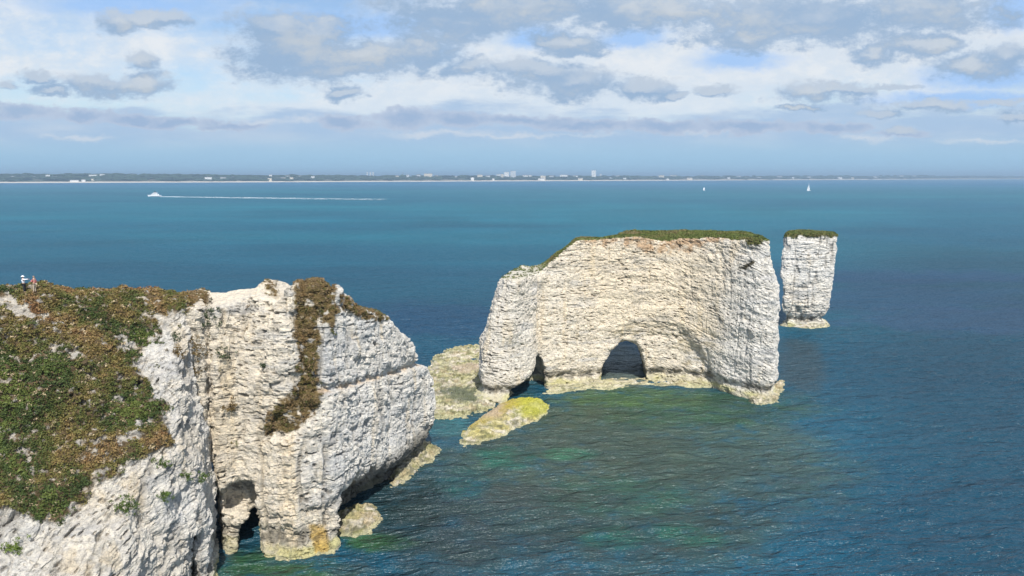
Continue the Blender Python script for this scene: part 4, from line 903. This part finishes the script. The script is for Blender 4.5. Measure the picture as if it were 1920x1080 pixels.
mesh_from('cabin', [box(-3, 2.5, -1.3, 1.3, 2.1, 3.3, 0, .6, .25)], [M_HULL], sb)
# the wake: patches of foam lying on the water
r = np.random.default_rng(21); nl, nc = 300, 16; fv = []; ff = []; w0 = np.array(sea_at(301, 368.8)); w1 = np.array(sea_at(720, 374.2))
for i in range(nl + 1):
    t = i / nl; p = w0 + (w1 - w0) * t; hw = 9 + 24 * min(1, t * 2.2)
    for j in range(nc + 1):
        fv.append((p[0] + r.uniform(-.6, .6), p[1] + hw * (2 * j / nc - 1) + r.uniform(-.8, .8), 0.15))
for i in range(nl):
    t = i / nl
    for j in range(nc):
        e = abs(2 * (j + .5) / nc - 1); dens = (0.35 + 0.65 * e ** 3) * (1.15 - 0.8 * t) if t > 0.1 else 1.0
        if r.random() < dens: a = i * (nc + 1) + j; ff.append((a, a + nc + 1, a + nc + 2, a + 1))
me = bpy.data.meshes.new('foam'); me.from_pydata(fv, [], ff)
tag(link('foam_wake', me, plain('foam', (0.80, 0.86, 0.88), 0.8, 0.05)), 'long thin white foam wake trailing right of the motor boat', 'wake', kind='stuff')

# ------------------------------------------------------------------ two people
def skin_mesh(name, pts, rad, edges, mat, parent, sub=1):
    me = bpy.data.meshes.new(name); me.from_pydata(pts, edges, []); o_ = bpy.data.objects.new(name, me); scene.collection.objects.link(o_)
    o_.modifiers.new('skin', 'SKIN'); sm = o_.modifiers.new('sub', 'SUBSURF'); sm.levels = sub; sm.render_levels = sub
    for i, rr in enumerate(rad):
        me.skin_vertices[0].data[i].radius = rr if isinstance(rr, tuple) else (rr, rr); me.skin_vertices[0].data[i].use_root = (i == 0)
    dg = bpy.context.evaluated_depsgraph_get(); m2 = bpy.data.meshes.new_from_object(o_.evaluated_get(dg)); bpy.data.objects.remove(o_)
    for p in m2.polygons: p.use_smooth = True
    m2.materials.clear(); m2.name = name; return link(name, m2, mat, parent)
M_SKIN = plain('skin', (0.52, 0.33, 0.24), 0.6, 0.05)
def ell(c_, rx, ry, rz, nu=12, nv=8, z0=-1.0):
    vs_ = []; fs = []
    for j in range(nv + 1):
        th = math.pi * j / nv
        for i in range(nu):
            ph = math.tau * i / nu; vs_.append((c_[0] + rx * math.sin(th) * math.cos(ph), c_[1] + ry * math.sin(th) * math.sin(ph), c_[2] + rz * max(z0, math.cos(th))))
    for j in range(nv):
        for i in range(nu): a = j * nu + i; b_ = j * nu + (i + 1) % nu; fs.append((a, a + nu, b_ + nu, b_))
    return (vs_, fs, 0)
def person(loc, lab, J, shirt, trousers, hat=None, hair=None, skirt=False, rz=0):
    root = empty('person', loc, lab, 'person', rz=rz)
    names = list(J); pts = [J[n][0] for n in names]; rad = [J[n][1] for n in names]; ix = {n: i for i, n in enumerate(names)}
    E_ = [('pelvis', 'waist'), ('waist', 'chest'), ('chest', 'neck'), ('neck', 'head'), ('head', 'crown'), ('head', 'nose')]
    for s in 'lr':
        E_ += [('chest', 'sho_' + s), ('sho_' + s, 'elb_' + s), ('elb_' + s, 'wri_' + s), ('wri_' + s, 'palm_' + s), ('pelvis', 'hip_' + s), ('hip_' + s, 'kne_' + s), ('kne_' + s, 'ank_' + s), ('ank_' + s, 'toe_' + s)]
    b_ = skin_mesh('body', pts, rad, [(ix[a], ix[c2]) for a, c2 in E_], M_SKIN, root)
    # fingers and thumb, each its own tapered bent chain rooted in the palm, joined into the body
    import bmesh as bm_
    bm = bm_.new(); bm.from_mesh(b_.data)
    for s in 'lr':
        w_ = Vector(J['wri_' + s][0]); p_ = Vector(J['palm_' + s][0]); d_ = (p_ - w_).normalized(); sd = d_.cross(Vector((0, 0, 1)) if abs(d_.z) < .8 else Vector((0, 1, 0))).normalized(); dn = Vector((0, 0, -1)) if abs(d_.z) < .8 else Vector((1, 0, 0))
        for f in range(5):
            off = (f - 1.5) * 0.02 if f < 4 else -0.04; L_ = (0.065, 0.078, 0.073, 0.055, 0.05)[f]
            st_ = p_ + sd * off - (d_ * 0.04 if f == 4 else d_ * 0.0); dd = (d_ - sd * 0.9).normalized() if f == 4 else d_
            c0, c1, c2 = st_, st_ + dd * L_ * .55, st_ + dd * L_ * .9 + dn * L_ * .35; prev = None
            for c3, rr in ((c0, .010), (c1, .009), (c2, .006)):
                e1 = sd * rr; e2 = dn * rr; ring = [bm.verts.new(c3 + v_) for v_ in (e1, e2, -e1, -e2)]
                if prev:
                    for i in range(4): bm.faces.new((prev[i], prev[(i + 1) % 4], ring[(i + 1) % 4], ring[i]))
                prev = ring
            bm.faces.new(prev)
    bm.to_mesh(b_.data); bm.free()
    def sub(name, ns, es, grow, mat):
        ii_ = {n: i for i, n in enumerate(ns)}
        rr = [tuple(q_ + grow for q_ in (J[n][1] if isinstance(J[n][1], tuple) else (J[n][1],) * 2)) for n in ns]
        skin_mesh(name, [J[n][0] for n in ns], rr, [(ii_[a], ii_[c2]) for a, c2 in es], mat, root)
    sub('shirt', ['chest', 'waist', 'pelvis', 'sho_l', 'elb_l', 'wri_l', 'sho_r', 'elb_r', 'wri_r'], [('chest', 'waist'), ('waist', 'pelvis'), ('chest', 'sho_l'), ('sho_l', 'elb_l'), ('elb_l', 'wri_l'), ('chest', 'sho_r'), ('sho_r', 'elb_r'), ('elb_r', 'wri_r')], 0.022, shirt)
    sub('trousers', ['pelvis', 'hip_l', 'kne_l', 'ank_l', 'hip_r', 'kne_r', 'ank_r'], [('pelvis', 'hip_l'), ('hip_l', 'kne_l'), ('kne_l', 'ank_l'), ('pelvis', 'hip_r'), ('hip_r', 'kne_r'), ('kne_r', 'ank_r')], 0.028, trousers)
    h_ = Vector(J['head'][0])
    if hat: mesh_from('hat', [ell(h_ + Vector((0, 0, .10)), .125, .125, .10, z0=-0.2), ell(h_ + Vector((0, 0, .085)), .20, .20, .018)], [hat], root)
    if hair: mesh_from('hair', [ell(h_ + Vector((-.02, .02, .05)), .115, .12, .12, z0=-0.9)], [hair], root)
    return root
def J0(lean=0, face=1):
    f = face
    return {'pelvis': ((0, 0, .93), (.15, .11)), 'waist': ((lean * .3, 0, 1.10), (.14, .10)), 'chest': ((lean * .7, 0, 1.34), (.17, .12)), 'neck': ((lean, 0, 1.50), .055), 'head': ((lean * 1.1 + .02 * f, 0, 1.60), (.095, .085)), 'crown': ((lean * 1.1 + .01 * f, 0, 1.70), (.075, .07)), 'nose': ((lean * 1.1 + .115 * f, 0, 1.60), .014),
            'hip_l': ((0, .09, .88), .09), 'kne_l': ((.03 * f, .10, .49), .06), 'ank_l': ((-.02 * f, .10, .08), .042), 'toe_l': ((.16 * f, .11, .03), .035),
            'hip_r': ((0, -.09, .88), .09), 'kne_r': ((.05 * f, -.11, .49), .06), 'ank_r': ((.04 * f, -.12, .08), .042), 'toe_r': ((.22 * f, -.13, .03), .035)}
def arm(J, s, sh, el, wr, pa): J['sho_' + s] = (sh, .055); J['elb_' + s] = (el, .042); J['wri_' + s] = (wr, .03); J['palm_' + s] = (pa, (.038, .02))
A = J0(-0.05, 1); arm(A, 'l', (-.02, .19, 1.42), (-.14, .24, 1.15), (-.20, .2, .93), (-.21, .2, .85)); arm(A, 'r', (-.02, -.19, 1.42), (.30, -.2, 1.40), (.56, -.1, 1.42), (.64, -.08, 1.42))
Bd = J0(0.02, -1); arm(Bd, 'l', (0, .18, 1.40), (.06, .23, 1.13), (.0, .2, .92), (-.01, .2, .84)); arm(Bd, 'r', (0, -.18, 1.40), (-.12, -.24, 1.15), (-.22, -.14, 1.22), (-.28, -.1, 1.25))
M_WH = plain('white_cotton', (0.82, 0.82, 0.84), 0.9); M_BK = plain('black_trousers', (0.02, 0.022, 0.025), 0.9); M_PK = plain('pink_top', (0.55, 0.17, 0.15), 0.9); M_BG = plain('beige_trousers', (0.42, 0.34, 0.25), 0.9); M_HR = plain('hair', (0.22, 0.17, 0.14), 0.8)
ha = hit(46, 548); hb = hit(66, 549)
if ha and hb:
    za = ha[0]; zb = Vector((at(65, 540, ha[0].y)[0], za.y, hb[0].z))
    person(za - Vector((0, 0, .02)), 'person in white top, white sun hat and black trousers, one arm stretched out', A, M_WH, M_BK, hat=M_WH)
    person(Vector((zb.x, za.y, za.z - 0.02)), 'person in a salmon pink top and beige trousers standing on the left cliff top', Bd, M_PK, M_BG, hair=M_HR)

# ------------------------------------------------------------------ haze
hz = bpy.data.materials.new('haze_air'); hz.use_nodes = True; ht_ = hz.node_tree; ht_.nodes.clear()
ho = ht_.nodes.new('ShaderNodeOutputMaterial'); pv = ht_.nodes.new('ShaderNodeVolumePrincipled')
pv.inputs['Color'].default_value = (0.54, 0.75, 0.96, 1); pv.inputs['Density'].default_value = 1.1e-4; pv.inputs['Anisotropy'].default_value = 0.2
ht_.links.new(pv.outputs[0], ho.inputs['Volume'])
hb_ = mesh_from('haze', [box(-33500, 33500, -1500, 33500, -12, 140)], [hz]); tag(hb_, 'thin pale blue air over the bay', 'haze', kind='stuff')
